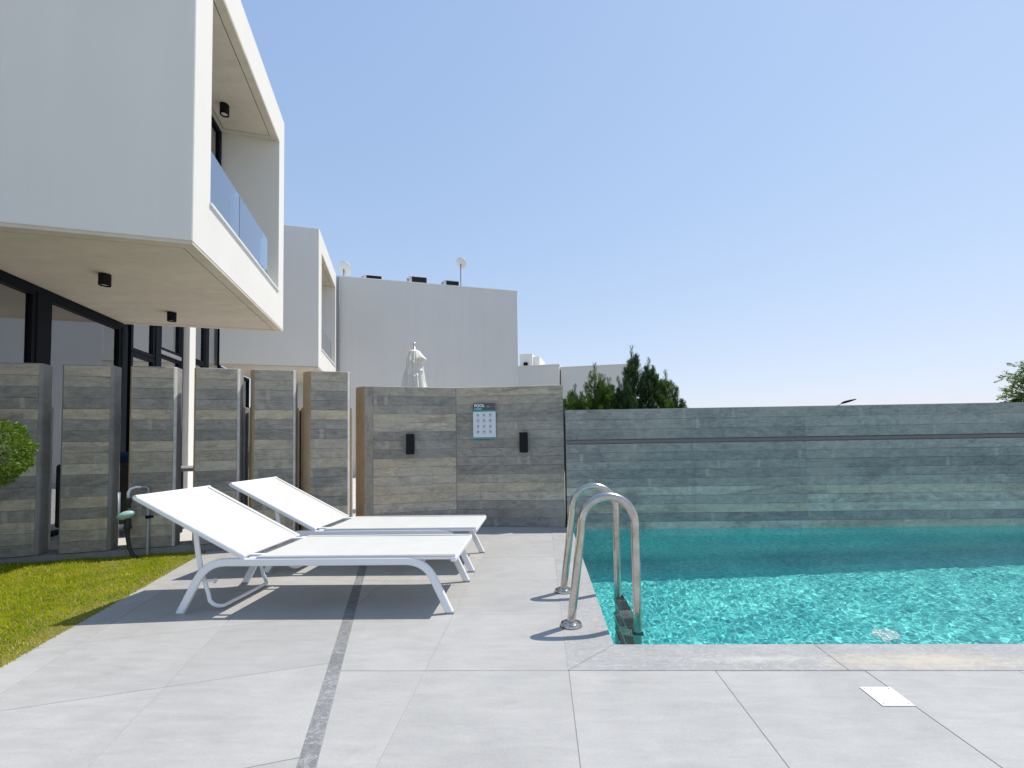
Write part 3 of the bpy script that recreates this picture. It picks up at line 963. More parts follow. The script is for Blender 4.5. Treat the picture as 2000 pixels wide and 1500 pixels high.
# --- the near house
A1 = -1.811
v1 = thing('villa', b2w(-5, 8, 0), 'white box villa at the left edge with an overhanging upper storey and glass balcony', 'house', 'white box villas')
upper_box(v1, -10.0, A1, 4.70, 8.04, 3.0, 6.50, 5.075, 7.72, 3.53, 6.0, 0.85)
soffit(v1, -9.99, A1 - 0.004, 4.704, 8.036, 3.0)
soffit(v1, A1 - 0.848, A1 - 0.004, 5.079, 7.716, 6.0, 0.10, 0.012, 0.024, 'balcony_ceiling')
b = MB(); b.box(A1 - 0.16, A1 + 0.022, 5.055, 7.70, 3.531, 3.556, b2w); b.build('balcony_sill', M['white_metal'], v1)
for b0, b1 in ((5.085, 6.113), (6.125, 7.33)):
    p = MB(); p.box(A1 - 0.075, A1 - 0.060, b0, b1, 3.545, 4.20, b2w); p.build('balustrade_pane', M['rail_glass'], v1)
p = MB(); p.box(A1 - 0.80, A1 - 0.08, 7.325, 7.337, 3.545, 4.20, b2w); p.build('balustrade_pane', M['rail_glass'], v1)
dr = MB()
ga = A1 - 0.845
dr.box(ga, ga + 0.05, 5.4, 5.48, 3.535, 5.97, b2w); dr.box(ga, ga + 0.05, 7.62, 7.70, 3.535, 5.97, b2w); dr.box(ga, ga + 0.05, 6.52, 6.60, 3.535, 5.90, b2w)
dr.box(ga, ga + 0.05, 5.48, 7.62, 5.90, 5.97, b2w)
dr = dr.build('balcony_door', M['anthracite'], v1)
for b0, b1 in ((5.481, 6.519), (6.601, 7.619)):
    p = MB(); p.box(ga + 0.012, ga + 0.022, b0, b1, 3.537, 5.899, b2w); p.build('pane', M['glass'], dr)
# ground floor glass front
FA = -3.97
hb = MB(); hb.box(FA - 0.10, FA + 0.02, 2.0, 8.10, 2.905, 2.969, b2w); hb.build('header_beam', M['anthracite'], v1)
for b0, b1 in ((6.34, 6.52), (7.955, 8.10)):
    p = MB(); p.cbox(FA - 0.12, FA + 0.03, b0, b1, 0.06, 2.904, 0.004, b2w); p.build('post', M['anthracite'], v1)
glazing(v1, FA, 3.6, 6.339, 0.06, 2.904, 0.055, nm='sliding_door')
glazing(v1, FA, 6.521, 7.954, 0.06, 2.904, 0.055, nm='sliding_door')
rm = MB()
rm.box(-9.9, FA - 0.2, 8.12, 8.24, 0.0, 2.96, b2w)
rm.box(-9.9, -9.7, 3.3, 8.11, 0.0, 2.96, b2w)
rm.box(-9.69, FA - 0.2, 3.2, 3.3, 0.0, 2.96, b2w)
rm.build('inner_wall', M['room'], v1)
# two-storey wing behind the overhang
wg = MB()
wg.box(-9.9, FA - 0.06, 8.25, 8.35, 0.05, 6.3, b2w)
wg.box(-9.9, FA + 0.06, 8.25, 13.9, 6.3, 6.6, b2w)
wg.box(-9.9, -9.7, 8.36, 13.9, 0.05, 6.3, b2w)
wg.box(-9.69, FA - 0.4, 8.36, 13.8, 2.8, 3.0, b2w)
wg.build('wing', M['room'], v1)
glazing(v1, FA, 8.20, 8.90, 2.60, 6.29, 0.06)
glazing(v1, FA, 8.20, 8.90, 0.06, 2.59, 0.06)
p = MB(); p.cbox(FA - 0.1, FA + 0.035, 8.905, 9.06, 0.06, 6.29, 0.003, b2w); p.build('post', M['anthracite'], v1)
glazing(v1, FA, 9.065, 9.80, 2.80, 6.29, 0.05)
glazing(v1, FA, 9.065, 9.80, 0.06, 2.72, 0.05, nm='window')
p = MB(); p.cbox(FA - 0.05, FA + 0.04, 9.065, 9.80, 2.725, 2.795, 0.003, b2w); p.build('transom', simple('grey_transom', (0.22, 0.21, 0.23), 0.4), v1)
p = MB(); p.cbox(FA - 0.1, FA + 0.03, 9.805, 9.90, 0.06, 6.29, 0.003, b2w); p.build('post', M['anthracite'], v1)
p = MB(); p.cbox(FA - 0.14, FA + 0.13, 9.905, 10.16, 0.05, 6.29, 0.004, b2w); p.build('pilaster', M['plaster'], v1)
glazing(v1, FA, 10.165, 10.90, 2.86, 6.29, 0.04)
glazing(v1, FA, 10.165, 10.90, 0.06, 2.85, 0.05)
p = MB(); p.cbox(FA - 0.1, FA + 0.03, 10.905, 11.06, 0.06, 6.29, 0.003, b2w); p.build('post', M['anthracite'], v1)
glazing(v1, FA, 11.065, 11.80, 2.60, 6.29, 0.05)
glazing(v1, FA, 11.065, 11.80, 0.06, 2.59, 0.05)
glazing(v1, FA, 11.81, 13.85, 0.06, 2.96, 0.09, nm='sliding_door')
# pale curtains inside the wing
cu = MB()
for (b0, b1) in ((8.3, 8.8), (10.2, 10.75), (11.1, 11.75)):
    n = 26
    vs, fs = [], []
    for k in range(n + 1):
        bb = b0 + (b1 - b0) * k / n
        aa = FA - 0.16 + 0.035 * math.sin(k * 1.9)
        vs += [b2w(aa, bb, 0.1), b2w(aa, bb, 6.2)]
    for k in range(n):
        fs.append((2 * k, 2 * k + 2, 2 * k + 3, 2 * k + 1))
    cu.add(vs, fs)
cu.build('curtain', simple('curtain', (0.78, 0.82, 0.76), 0.9), v1, smooth=True)

# --- the second house
A2 = -1.842
v2 = thing('villa', b2w(-3, 13, 0), 'second white box villa, partly hidden behind the near villa with its own balcony', 'house', 'white box villas')
upper_box(v2, -3.93, A2, 11.62, 14.72, 3.0, 6.42, 12.02, 14.55, 3.49, 5.98, 0.85)
soffit(v2, -3.926, A2 - 0.004, 11.624, 14.716, 3.0)
soffit(v2, A2 - 0.848, A2 - 0.004, 12.024, 14.546, 5.98, 0.10, 0.012, 0.024, 'balcony_ceiling')
b = MB(); b.box(A2 - 0.16, A2 + 0.022, 12.0, 14.53, 3.491, 3.516, b2w); b.build('balcony_sill', M['white_metal'], v2)
for b0, b1 in ((12.03, 13.2), (13.212, 14.2)):
    p = MB(); p.box(A2 - 0.075, A2 - 0.060, b0, b1, 3.505, 4.16, b2w); p.build('balustrade_pane', M['rail_glass'], v2)
p = MB(); p.box(A2 - 0.80, A2 - 0.08, 14.2, 14.212, 3.505, 4.16, b2w); p.build('balustrade_pane', M['rail_glass'], v2)
ga = A2 - 0.845
dr = MB(); dr.box(ga, ga + 0.05, 14.46, 14.54, 3.5, 5.95, b2w); dr.box(ga, ga + 0.05, 12.4, 12.48, 3.5, 5.95, b2w); dr.box(ga, ga + 0.05, 12.48, 14.46, 5.87, 5.95, b2w)
dr = dr.build('balcony_door', M['anthracite'], v2)
p = MB(); p.box(ga + 0.012, ga + 0.022, 12.481, 14.459, 3.502, 5.869, b2w); p.build('pane', M['glass'], dr)

# --- the third house: one long blank wall
v3 = thing('villa', b2w(1, 17, 0), 'long blank white villa wall in shade with air conditioners on its roof', 'house', 'white box villas')
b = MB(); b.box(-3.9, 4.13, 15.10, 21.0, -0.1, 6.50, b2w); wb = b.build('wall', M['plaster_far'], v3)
b = MB(); b.box(-3.92, 4.15, 15.085, 15.30, 6.501, 6.53, b2w); b.build('coping', M['white_metal'], v3)
rp = MB(); rp.tube([b2w(-1.80, 15.03, 0.0), b2w(-1.80, 15.03, 6.45)], 0.035, 10)
for z in (1.2, 2.8, 4.4, 6.0):
    rp.tube([b2w(-1.80, 15.03, z - 0.02), b2w(-1.80, 15.03, z + 0.02)], 0.045, 10)
tag(rp.build('drain_pipe', M['grey_plastic'], loc=b2w(-1.80, 15.03, 0), smooth=True, autos=40), 'thin grey rainwater pipe down the corner between the second villa and the long wall', 'pipe')

def house(name, org, yaw, w_, d_, h, label, win=None):
    t = thing(name, org, label, 'house')
    Mx = frame(org, yaw)
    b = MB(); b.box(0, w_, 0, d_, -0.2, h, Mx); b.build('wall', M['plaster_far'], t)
    b = MB(); b.box(-0.03, w_ + 0.03, -0.03, 0.25, h + 0.002, h + 0.05, Mx); b.box(w_ - 0.25, w_ + 0.03, 0.251, d_, h + 0.002, h + 0.05, Mx); b.box(-0.03, 0.22, 0.251, d_, h + 0.002, h + 0.05, Mx); b.build('parapet', M['plaster'], t)
    return t, Mx
h1, Mx = house('house', (-2.6, 26.25, 0), R(-10), 3.76, 6.0, 5.55, 'low grey-white house in shade right of the long villa wall')
b = MB(); b.box(1.15, 1.95, 1.2, 3.5, 5.56, 6.55, Mx); hut = b.build('roof_hut', M['plaster'], h1)
b = MB(); b.box(1.95, 2.35, 1.5, 3.5, 5.56, 6.4, Mx); b.build('roof_hut', M['plaster'], h1)
b = MB(); b.cbox(1.45, 1.68, 0.93, 1.19, 5.70, 5.98, 0.01, Mx); b.build('vent', M['anthracite'], h1)
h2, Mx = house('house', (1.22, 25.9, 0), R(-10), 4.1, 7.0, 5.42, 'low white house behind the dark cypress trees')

# --- roof things on the third house
def ac_unit(a, b_, label, w_=0.62, hgt=0.34):
    t = thing('air_conditioner', b2w(a, b_, 6.53), label, 'air conditioner', 'air conditioners on the flat roof')
    x = MB(); x.cbox(a, a + w_, b_, b_ + 0.30, 6.56, 6.56 + hgt, 0.012, b2w); x.build('case', simple('ac_white', (0.6, 0.6, 0.58), 0.5), t)
    g_ = MB()
    g_.box(a + 0.10, a + w_ - 0.03, b_ - 0.006, b_ - 0.001, 6.585, 6.56 + hgt - 0.03, b2w)
    gg = g_.build('grille', M['black_plastic'], t)
    s_ = MB()
    for k in range(5):
        z = 6.60 + k * (hgt - 0.08) / 5
        s_.box(a + 0.10, a + w_ - 0.03, b_ - 0.012, b_ - 0.0065, z, z + 0.006, b2w)
    s_.build('bar', M['anthracite'], gg)
    f_ = MB(); f_.box(a + 0.05, a + 0.09, b_ + 0.03, b_ + 0.27, 6.531, 6.559, b2w); f_.box(a + w_ - 0.1, a + w_ - 0.06, b_ + 0.03, b_ + 0.27, 6.531, 6.559, b2w); f_.build('feet', M['black_plastic'], t)
    p_ = MB(); p_.cbox(a - 0.06, a - 0.004, b_ + 0.05, b_ + 0.2, 6.56, 6.56 + hgt * 0.7, 0.008, b2w); p_.build('valve_cover', M['grey_plastic'], t)
ac_unit(-1.08, 15.30, 'low white air conditioner on the roof, nearest the second villa', 0.60, 0.17)
ac_unit(0.37, 15.25, 'white air conditioner in the middle of the roof edge', 0.62, 0.24)
ac_unit(1.53, 15.25, 'white air conditioner beside the dish mast', 0.56, 0.20)

def dish(pos, top, r, label, face, mat, mast=True):
    t = thing('satellite_dish', pos, label, 'satellite dish')
    Rm = Vector(face).normalized().to_track_quat('Z', 'Y').to_matrix()
    prof = [(0.0001, 0.0)] + [(r * k / 8, 0.22 * r * (k / 8) ** 2) for k in range(1, 9)] + [(r * 1.02, 0.22 * r + 0.008), (r * 1.02, 0.22 * r - 0.006)] + [(r * k / 8, 0.22 * r * (k / 8) ** 2 - 0.012) for k in range(8, 0, -1)] + [(0.0001, -0.012)]
    d_ = MB(); d_.lathe(prof, top, 28, Rm); d_.build('reflector', mat, t, smooth=True, autos=50)
    if mast:
        ms = MB(); ms.tube([pos, (top[0], top[1], top[2] - 0.03)], 0.022, 8); ms.build('mast', M['grey_plastic'], t, smooth=True)
    fp = Vector(top) + Vector(face).normalized() * r * 0.95
    ar = MB(); ar.tube([Vector(top) + Rm @ Vector((0, -r * 0.9, 0.15 * r)), fp + Rm @ Vector((0, -0.04, 0))], 0.009, 6); ar.build('feed_arm', M['grey_plastic'], t)
    hd = MB(); hd.lathe([(0.02, -0.04), (0.03, -0.02), (0.03, 0.03), (0.015, 0.04)], fp, 10, Rm); hd.build('feed_head', M['white_metal'], t, smooth=True)
dm = simple('dish_white', (0.72, 0.72, 0.70), 0.5)
pd = b2w(2.145, 15.33, 6.53)
dish(pd, (pd[0], pd[1], 7.43), 0.20, 'round white dish on a tall thin mast at the roof edge', (0.35, 0.80, 0.45), dm)
pd = b2w(-1.72, 15.6, 6.53)
dish(pd, (pd[0], pd[1], 6.97), 0.235, 'pale dish half hidden behind the second villa', (0.25, 0.85, 0.42), dm)

# --- round downlights
def downlight(a, b_, z, r, h, label):
    t = thing('downlight', b2w(a, b_, z), label, 'ceiling light', 'black cylinder downlights')
    o = b2w(a, b_, z)
    x = MB(); x.lathe([(r, 0.0), (r, -h + 0.002), (r * 0.97, -h), (r * 0.84, -h), (r * 0.82, -h + 0.012), (r * 0.8, -h + 0.012)], o, 28); x.build('can', M['black_metal'], t, smooth=True, autos=35)
    y = MB(); y.lathe([(r * 0.79, -h + 0.013), (r * 0.5, -h + 0.010), (0.001, -h + 0.008)], o, 24); y.build('lens', simple('lamp_glass', (0.55, 0.55, 0.52), 0.2), t, smooth=True)
downlight(-3.02, 5.76, 2.971, 0.053, 0.125, 'black cylinder downlight under the overhang, nearer the camera')
downlight(-3.01, 7.20, 2.971, 0.053, 0.125, 'black cylinder downlight under the overhang, farther back')
downlight(-2.36, 7.06, 5.977, 0.058, 0.15, 'black cylinder downlight on the balcony ceiling of the near villa')

# ------------------------------------------------------------------ sun loungers
def arc(c, r, a0, a1, n):
    return [(c[0] + r * math.cos(R(a0 + (a1 - a0) * k / n)), c[1] + r * math.sin(R(a0 + (a1 - a0) * k / n))) for k in range(n + 1)]

def bez(p0, p1, p2, n=8):
    return [((1 - t) ** 2 * p0[0] + 2 * t * (1 - t) * p1[0] + t * t * p2[0], (1 - t) ** 2 * p0[1] + 2 * t * (1 - t) * p1[1] + t * t * p2[1]) for t in [k / n for k in range(n + 1)]]

LY0, LY1 = 2.872, 3.515
lg = thing('sun_lounger', (-1.5, 3.2, 0), 'white sling sun lounger nearer the camera, backrest raised, casting its shadow on the paving', 'sun lounger', 'white sling sun loungers')
for y in (LY0, LY1):
    path = [(-2.395, 0.004), (-2.285, 0.215)] + bez((-2.285, 0.215), (-2.225, 0.335), (-2.085, 0.337), 9)[1:] + [(-1.5, 0.337), (-0.90, 0.337)] + bez((-0.90, 0.337), (-0.765, 0.337), (-0.712, 0.222), 9)[1:] + [(-0.607, 0.004)]
    fr_ = MB(); fr_.ribbon(path, 0.027, 0.050, y); fr_.build('side_frame', M['white_metal'], lg, smooth=True, autos=30)
    for x, dx in ((-2.395, -1), (-0.607, 1)):
        ft = MB(); ft.cbox(x - 0.026, x + 0.026, y - 0.0145, y + 0.0145, 0.0, 0.012, 0.002); ft.build('foot_cap', M['grey_plastic'], lg)
HX, HZ, TX, TZ = -1.955, 0.372, -2.712, 0.782
# seat: side rails, end rail, sling
for y in (LY0 + 0.008, LY1 - 0.008):
    sr = MB(); sr.cbox(HX + 0.02, -0.585, y - 0.013, y + 0.013, 0.345, 0.368, 0.004); sr.build('seat_rail', M['white_metal'], lg)
er = MB(); er.cbox(-0.60, -0.562, LY0 - 0.012, LY1 + 0.012, 0.332, 0.366, 0.006); er.build('end_rail', M['white_metal'], lg)
def sling_sheet(x0, z0, x1, z1, sag, name):
    nx_, ny_ = 22, 12
    vs, fs = [], []
    L = math.hypot(x1 - x0, z1 - z0)
    nxv, nzv = -(z1 - z0) / L, (x1 - x0) / L
    if nzv < 0: nxv, nzv = -nxv, -nzv
    for top in (0.0, -0.0035):
        for i in range(nx_ + 1):
            for j in range(ny_ + 1):
                u, v = i / nx_, j / ny_
                s = sag * 4 * v * (1 - v) * min(1, 4 * u * (1 - u) + 0.35)
                o = top - s
                vs.append((x0 + (x1 - x0) * u + nxv * o, LY0 - 0.008 + (LY1 - LY0 + 0.016) * v, z0 + (z1 - z0) * u + nzv * o))
    W = ny_ + 1
    N = (nx_ + 1) * W
    for i in range(nx_):
        for j in range(ny_):
            a_, b_, c_, d_ = i * W + j, (i + 1) * W + j, (i + 1) * W + j + 1, i * W + j + 1
            fs += [(a_, b_, c_, d_), (N + d_, N + c_, N + b_, N + a_)]
    for i in range(nx_):
        for j, fl in ((0, 0), (ny_, 1)):
            a_, b_ = i * W + j, (i + 1) * W + j
            fs.append((a_, N + a_, N + b_, b_) if not fl else (b_, N + b_, N + a_, a_))
    for j in range(ny_):
        for i, fl in ((0, 1), (nx_, 0)):
            a_, b_ = i * W + j, i * W + j + 1
            fs.append((a_, N + a_, N + b_, b_) if not fl else (b_, N + b_, N + a_, a_))
    mb = MB(); mb.add(vs, fs)
    return mb.build(name, M['sling'], lg, smooth=True, autos=40)
sling_sheet(HX + 0.075, 0.373, -0.568, 0.371, 0.010, 'seat_sling')
sling_sheet(HX - 0.01, HZ + 0.012, TX, TZ, 0.010, 'back_sling')
for y in (LY0 + 0.004, LY1 - 0.030):
    hm = MB(); hm.cbox(HX + 0.08, -0.572, y, y + 0.026, 0.3715, 0.3755, 0.0012); hm.build('hem', M['sling'], lg)
    hm = MB(); hm.ribbon([(HX - 0.012, HZ + 0.014), (TX + 0.003, TZ + 0.0015)], 0.026, 0.003, y + 0.013); hm.build('hem', M['sling'], lg)
bd = Vector((TX - HX, 0, TZ - HZ)).normalized()
bn = Vector((-bd.z, 0, bd.x)) * -1
for y in (LY0 + 0.004, LY1 - 0.004):
    br = MB(); br.ribbon([(HX - 0.005, HZ - 0.008), (TX + 0.004, TZ - 0.018)], 0.028, 0.034, y); br.build('back_rail', M['white_metal'], lg)
tr_ = MB(); tr_.tube([(TX + 0.004, LY0 - 0.008, TZ - 0.014), (TX + 0.004, LY1 + 0.008, TZ - 0.014)], 0.016, 10); tr_.build('head_rail', M['white_metal'], lg, smooth=True, autos=40)
hr = MB(); hr.tube([(HX - 0.022, LY0, HZ + 0.002), (HX - 0.022, LY1, HZ + 0.002)], 0.013, 10); hr.build('hinge_bar', M['white_metal'], lg, smooth=True, autos=40)
for y in (LY0 + 0.07, LY1 - 0.07):
    hb_ = MB(); hb_.cbox(HX - 0.012, HX + 0.085, y - 0.012, y + 0.012, HZ - 0.012, HZ + 0.003, 0.003); hb_.build('hinge_bracket', M['white_metal'], lg)
# adjustable stay
for y in (LY0 + 0.026, LY1 - 0.026):
    sy_ = MB(); sy_.ribbon([(-2.318, 0.545), (-2.300, 0.40), (-2.272, 0.255)], 0.012, 0.034, y); sy_.build('back_stay', M['white_metal'], lg)
up_ = [(-2.285, LY0 + 0.04, 0.27), (-2.235, LY0 + 0.04, 0.12)] + [(-2.225 + 0.01 * k, LY0 + 0.04 + 0.05 * (1 - math.cos(R(90 * k / 6))), 0.075 - 0.05 * math.sin(R(90 * k / 6))) for k in range(7)]
low = up_[-1]
mir = [(p[0], LY0 + LY1 - p[1], p[2]) for p in up_[::-1]]
ut = MB(); ut.tube(up_ + mir, 0.0125, 10); ut.build('stay_tube', M['white_metal'], lg, smooth=True, autos=50)
for y in (LY0 + 0.04, LY1 - 0.04):
    kn = MB(); kn.tube([(-2.262, y, 0.20), (-2.19, y, 0.205)], 0.008, 8); kn.tube([(-2.196, y, 0.205), (-2.188, y, 0.205)], 0.018, 10); kn.build('stay_pin', M['white_metal'], lg, smooth=True, autos=40)
for x in (-2.02, -0.80):
    cb = MB(); cb.tube([(x, LY0, 0.325), (x, LY1, 0.325)], 0.014, 10); cb.build('cross_bar', M['white_metal'], lg, smooth=True, autos=40)
lg2 = copy_tree(lg)
lg2.location = (-1.5, 3.2 + 0.905, 0)
lg2['label'] = 'white sling sun lounger farther back, between the front lounger and the concrete fins'

# ------------------------------------------------------------------ pool ladder
ld = thing('pool_ladder', (0.35, 2.97, 0), 'stainless steel pool ladder with two hooped rails over the left edge of the pool', 'pool ladder')
for y, xo in ((2.675, 0.0), (3.272, -0.014)):
    pts = [(0.158 + xo, y, 0.0), (0.176 + xo, y, 0.14), (0.197 + xo, y, 0.30), (0.219 + xo, y, 0.47), (0.232 + xo, y, 0.57)]
    cx, cz, r_ = 0.394 + xo, 0.60, 0.160
    pts += [(cx + r_ * math.cos(R(172 - 172 * k / 22)), y, cz + (r_ + 0.004) * math.sin(R(172 - 172 * k / 22))) for k in range(23)]
    pts += [(cx + r_, y, 0.45), (cx + r_, y, 0.2), (cx + r_, y, -0.1), (cx + r_, y, -0.6), (cx + r_, y, -1.0)]
    tb = MB(); tb.tube(pts, 0.0255, 20); rl = tb.build('rail', M['steel'], ld, smooth=True, autos=60)
    fl = MB(); fl.lathe([(0.064, 0.003), (0.065, 0.010), (0.061, 0.017), (0.044, 0.021), (0.042, 0.026), (0.032, 0.030), (0.0262, 0.031)], (0.160 + xo, y, 0.0), 32); fl.build('flange', M['steel'], rl, smooth=True, autos=40)
    cl = MB(); cl.lathe([(0.062, 0.0005), (0.066, 0.002), (0.066, 0.004), (0.062, 0.006)], (0.160 + xo, y, 0.0), 32); cl.build('gasket', M['black_plastic'], rl, smooth=True, autos=40)
for k, z in enumerate((-0.075, -0.34, -0.60)):
    st = MB(); st.cbox(0.505, 0.590, 2.66, 3.27, z - 0.025, z, 0.006); so = st.build('step', M['steel'], ld); so.cycles.is_caustics_receiver = True
    for y0, y1 in ((2.74, 2.90), (3.04, 3.20)):
        pdn = MB(); pdn.cbox(0.508, 0.587, y0, y1, z + 0.0005, z + 0.007, 0.003); po = pdn.build('tread_pad', M['black_plastic'], so); po.cycles.is_caustics_receiver = True
for y in (2.675, 3.272):
    bpv = MB(); bpv.cbox(0.525, 0.58, y - 0.03, y + 0.03, -0.075, -0.035, 0.006); bpv.build('step_clamp', M['black_plastic'], ld)

# deck plate, pool drain
dp = thing('deck_plate', (1.44, 1.95, 0), 'square white plate screwed to the paving in front of the pool', 'floor plate')
x = MB(); x.slab([(1.372, 1.880), (1.502, 1.880), (1.507, 2.017), (1.375, 2.017)], 0.001, 0.0038, 0.001); x.build('plate', simple('plate_white', (0.80, 0.79, 0.76), 0.35), dp)
for px, py in ((1.387, 1.893), (1.488, 1.893), (1.389, 2.003), (1.492, 2.003)):
    x = MB(); x.lathe([(0.005, 0.0), (0.005, 0.0012), (0.003, 0.002)], (px, py, 0.0036), 12); x.build('screw', M['steel'], dp, smooth=True, autos=40)
pl = thing('pool_drain', (2.83, 3.80, PD), 'round white drain cover on the pool floor seen through the water', 'drain cover')
x = MB(); x.lathe([(0.10, 0.001), (0.10, 0.006), (0.09, 0.01), (0.001, 0.011)], (2.83, 3.80, PD), 28); xo = x.build('cover', simple('drain_white', (0.62, 0.76, 0.74), 0.9, 0, 0.1), pl, smooth=True, autos=40); xo.cycles.is_caustics_receiver = True

# ------------------------------------------------------------------ lawn
def wpt(a, b_): return b2w(a, b_, 0)[:2]
lw = MB()
lw.prism([wpt(-9, -1.5), wpt(-1.94, -1.5), wpt(-1.94, 5.451), wpt(-9, 5.451)], -0.05, 0.0)
tag(lw.build('lawn', M['soil']), None, kind='structure')
rng = np.random.default_rng(5)
def grass(n, a_lo, a_hi, b_lo, b_hi, hmin, hmax):
    a = rng.uniform(a_lo, a_hi, n)
    b = rng.uniform(b_lo, b_hi, n)
    # a ragged, thinner edge along the paving
    edge = (a_hi - a)
    keep = (edge > 0.03) | (rng.uniform(0, 1, n) < 0.55)
    a, b, edge = a[keep], b[keep], edge[keep]
    n = len(a)
    X = BN.x * a + BD.x * b
    Y = BN.y * a + BD.y * b
    patch = 0.75 + 0.25 * np.sin(X * 3.1 + 1.0) * np.sin(Y * 2.7) + 0.2 * np.sin(X * 9 + Y * 7)
    h = rng.uniform(hmin, hmax, n) * patch * np.clip(0.45 + edge * 2.5, 0.45, 1)
    th = rng.uniform(0, 2 * PI, n)
    ln = rng.uniform(0.2, 1.1, n) * h
    wd = rng.uniform(0.0016, 0.0032, n)
    ph = th + PI / 2 + rng.normal(0, .3, n)
    bx, by = np.cos(ph) * wd, np.sin(ph) * wd
    z0 = np.full(n, -0.002)
    mx, my = X + np.cos(th) * ln * .35, Y + np.sin(th) * ln * .35
    tx, ty = X + np.cos(th) * ln, Y + np.sin(th) * ln
    V = np.stack([np.stack([X - bx, Y - by, z0], -1), np.stack([X + bx, Y + by, z0], -1),
                  np.stack([mx + bx * .8, my + by * .8, h * .62], -1), np.stack([mx - bx * .8, my - by * .8, h * .62], -1),
                  np.stack([tx, ty, h], -1)], 1).reshape(-1, 3)
    base = np.arange(n)[:, None] * 5
    return V, np.concatenate([base + np.array([[0, 1, 2, 3]]), ], 0), base + np.array([[3, 2, 4]])
Vs, Qs, Ts, off = [], [], [], 0
for args in ((78000, -3.9, -1.915, 2.2, 5.45, 0.014, 0.040), (32000, -3.2, -1.915, 0.8, 2.2, 0.014, 0.040), (16000, -7, -3.9, 2.2, 5.45, 0.02, 0.05)):
    V, Q, T = grass(*args)
    Vs.append(V); Qs.append(Q + off); Ts.append(T + off); off += len(V)
V, Q, T = np.concatenate(Vs), np.concatenate(Qs), np.concatenate(Ts)
me = bpy.data.meshes.new('grass')
me.vertices.add(len(V)); me.vertices.foreach_set('co', V.astype(np.float32).ravel())
lv = np.concatenate([Q.ravel(), T.ravel()]).astype(np.int32)
me.loops.add(len(lv)); me.loops.foreach_set('vertex_index', lv)
me.polygons.add(len(Q) + len(T))
me.polygons.foreach_set('loop_start', np.concatenate([np.arange(len(Q)) * 4, len(Q) * 4 + np.arange(len(T)) * 3]).astype(np.int32))
me.update(calc_edges=True)
me.materials.append(M['grass'])
M['straw'] = leafmat('dry_grass', (0.42, 0.33, 0.10), (0.66, 0.56, 0.24), 0.4, 0.8, 4.0, 0.08)
me.materials.append(M['straw'])
qc = V.reshape(-1, 5, 3)[:, 0]
edge_d = -1.915 - (qc[:, 0] * BN.x + qc[:, 1] * BN.y)
dryn = np.sin(qc[:, 0] * 5.3 + 2) * np.sin(qc[:, 1] * 4.1 + 1) + 0.6 * np.sin(qc[:, 0] * 13 - qc[:, 1] * 9)
dry = rng.uniform(0, 1, len(qc)) < (0.10 + 0.55 * np.exp(-np.maximum(edge_d, 0) / 0.10) * (0.6 + 0.4 * dryn) + 0.10 * np.clip(dryn, 0, 2))
me.polygons.foreach_set('material_index', np.concatenate([dry, dry]).astype(np.int32))
go = bpy.data.objects.new('grass', me)
C.objects.link(go)
tag(go, 'short bright green lawn grass left of the paving', 'grass', kind='stuff')

# ------------------------------------------------------------------ plants
def leaf_mesh(cs, ds, us, ln, wd):
    "leaf rhombs: centre, direction, side vector, length, width arrays -> verts, quads"
    n = len(cs)
    nrm = np.cross(ds, us)
    V = np.stack([cs, cs + ds * (ln * .5)[:, None] + us * (wd * .5)[:, None] + nrm * (wd * .12)[:, None],
                  cs + ds * ln[:, None], cs + ds * (ln * .5)[:, None] - us * (wd * .5)[:, None] + nrm * (wd * .12)[:, None]], 1).reshape(-1, 3)
    F = (np.arange(n)[:, None] * 4 + np.array([[0, 1, 2, 3]]))
    return V, F

def norm(a):
    return a / np.maximum(1e-9, np.linalg.norm(a, axis=1))[:, None]

def link_leaves(name, V, F, mat, parent):
    org = np.array(ORG[parent.name])
    me = bpy.data.meshes.new(name)
    me.vertices.add(len(V)); me.vertices.foreach_set('co', (V - org).astype(np.float32).ravel())
    me.loops.add(F.size); me.loops.foreach_set('vertex_index', F.astype(np.int32).ravel())
    me.polygons.add(len(F)); me.polygons.foreach_set('loop_start', np.arange(0, F.size, F.shape[1], dtype=np.int32))
    me.update(calc_edges=True)
    me.materials.append(mat)
    o = bpy.data.objects.new(name, me)
    C.objects.link(o)
    o.parent = parent
    ORG[o.name] = ORG[parent.name]
    return o

# clipped ball shrub on a stem
bc = np.array([-4.03, 3.02, 1.085]); br_ = 0.285
tp = thing('topiary_shrub', (bc[0], bc[1], 0), 'clipped round green shrub at the left edge in front of the concrete fins', 'shrub')
n = 9000
d = norm(rng.normal(0, 1, (n, 3)))
rad = br_ * (1 - np.abs(rng.normal(0, 0.10, n))) * (1 + 0.05 * np.sin(d[:, 0] * 9) * np.sin(d[:, 1] * 8 + 2) + 0.04 * np.sin(d[:, 2] * 13))
cs = bc + d * rad[:, None] * np.array([1, 1, 0.93])
ld_ = norm(d * 0.8 + rng.normal(0, 0.7, (n, 3)) + np.array([0, 0, 0.25]))
us = norm(np.cross(ld_, rng.normal(0, 1, (n, 3))))
V, F = leaf_mesh(cs, ld_, us, rng.uniform(0.016, 0.032, n), rng.uniform(0.010, 0.016, n))
link_leaves('foliage', V, F, M['box_leaf'], tp)
s_ = MB(); s_.tube([(bc[0], bc[1], -0.02), (bc[0] + 0.012, bc[1] - 0.01, 0.3), (bc[0] - 0.006, bc[1], 0.6), (bc[0], bc[1], 1.0)], [0.026, 0.022, 0.02, 0.012], 10); s_.build('trunk', M['bark'], tp, smooth=True)
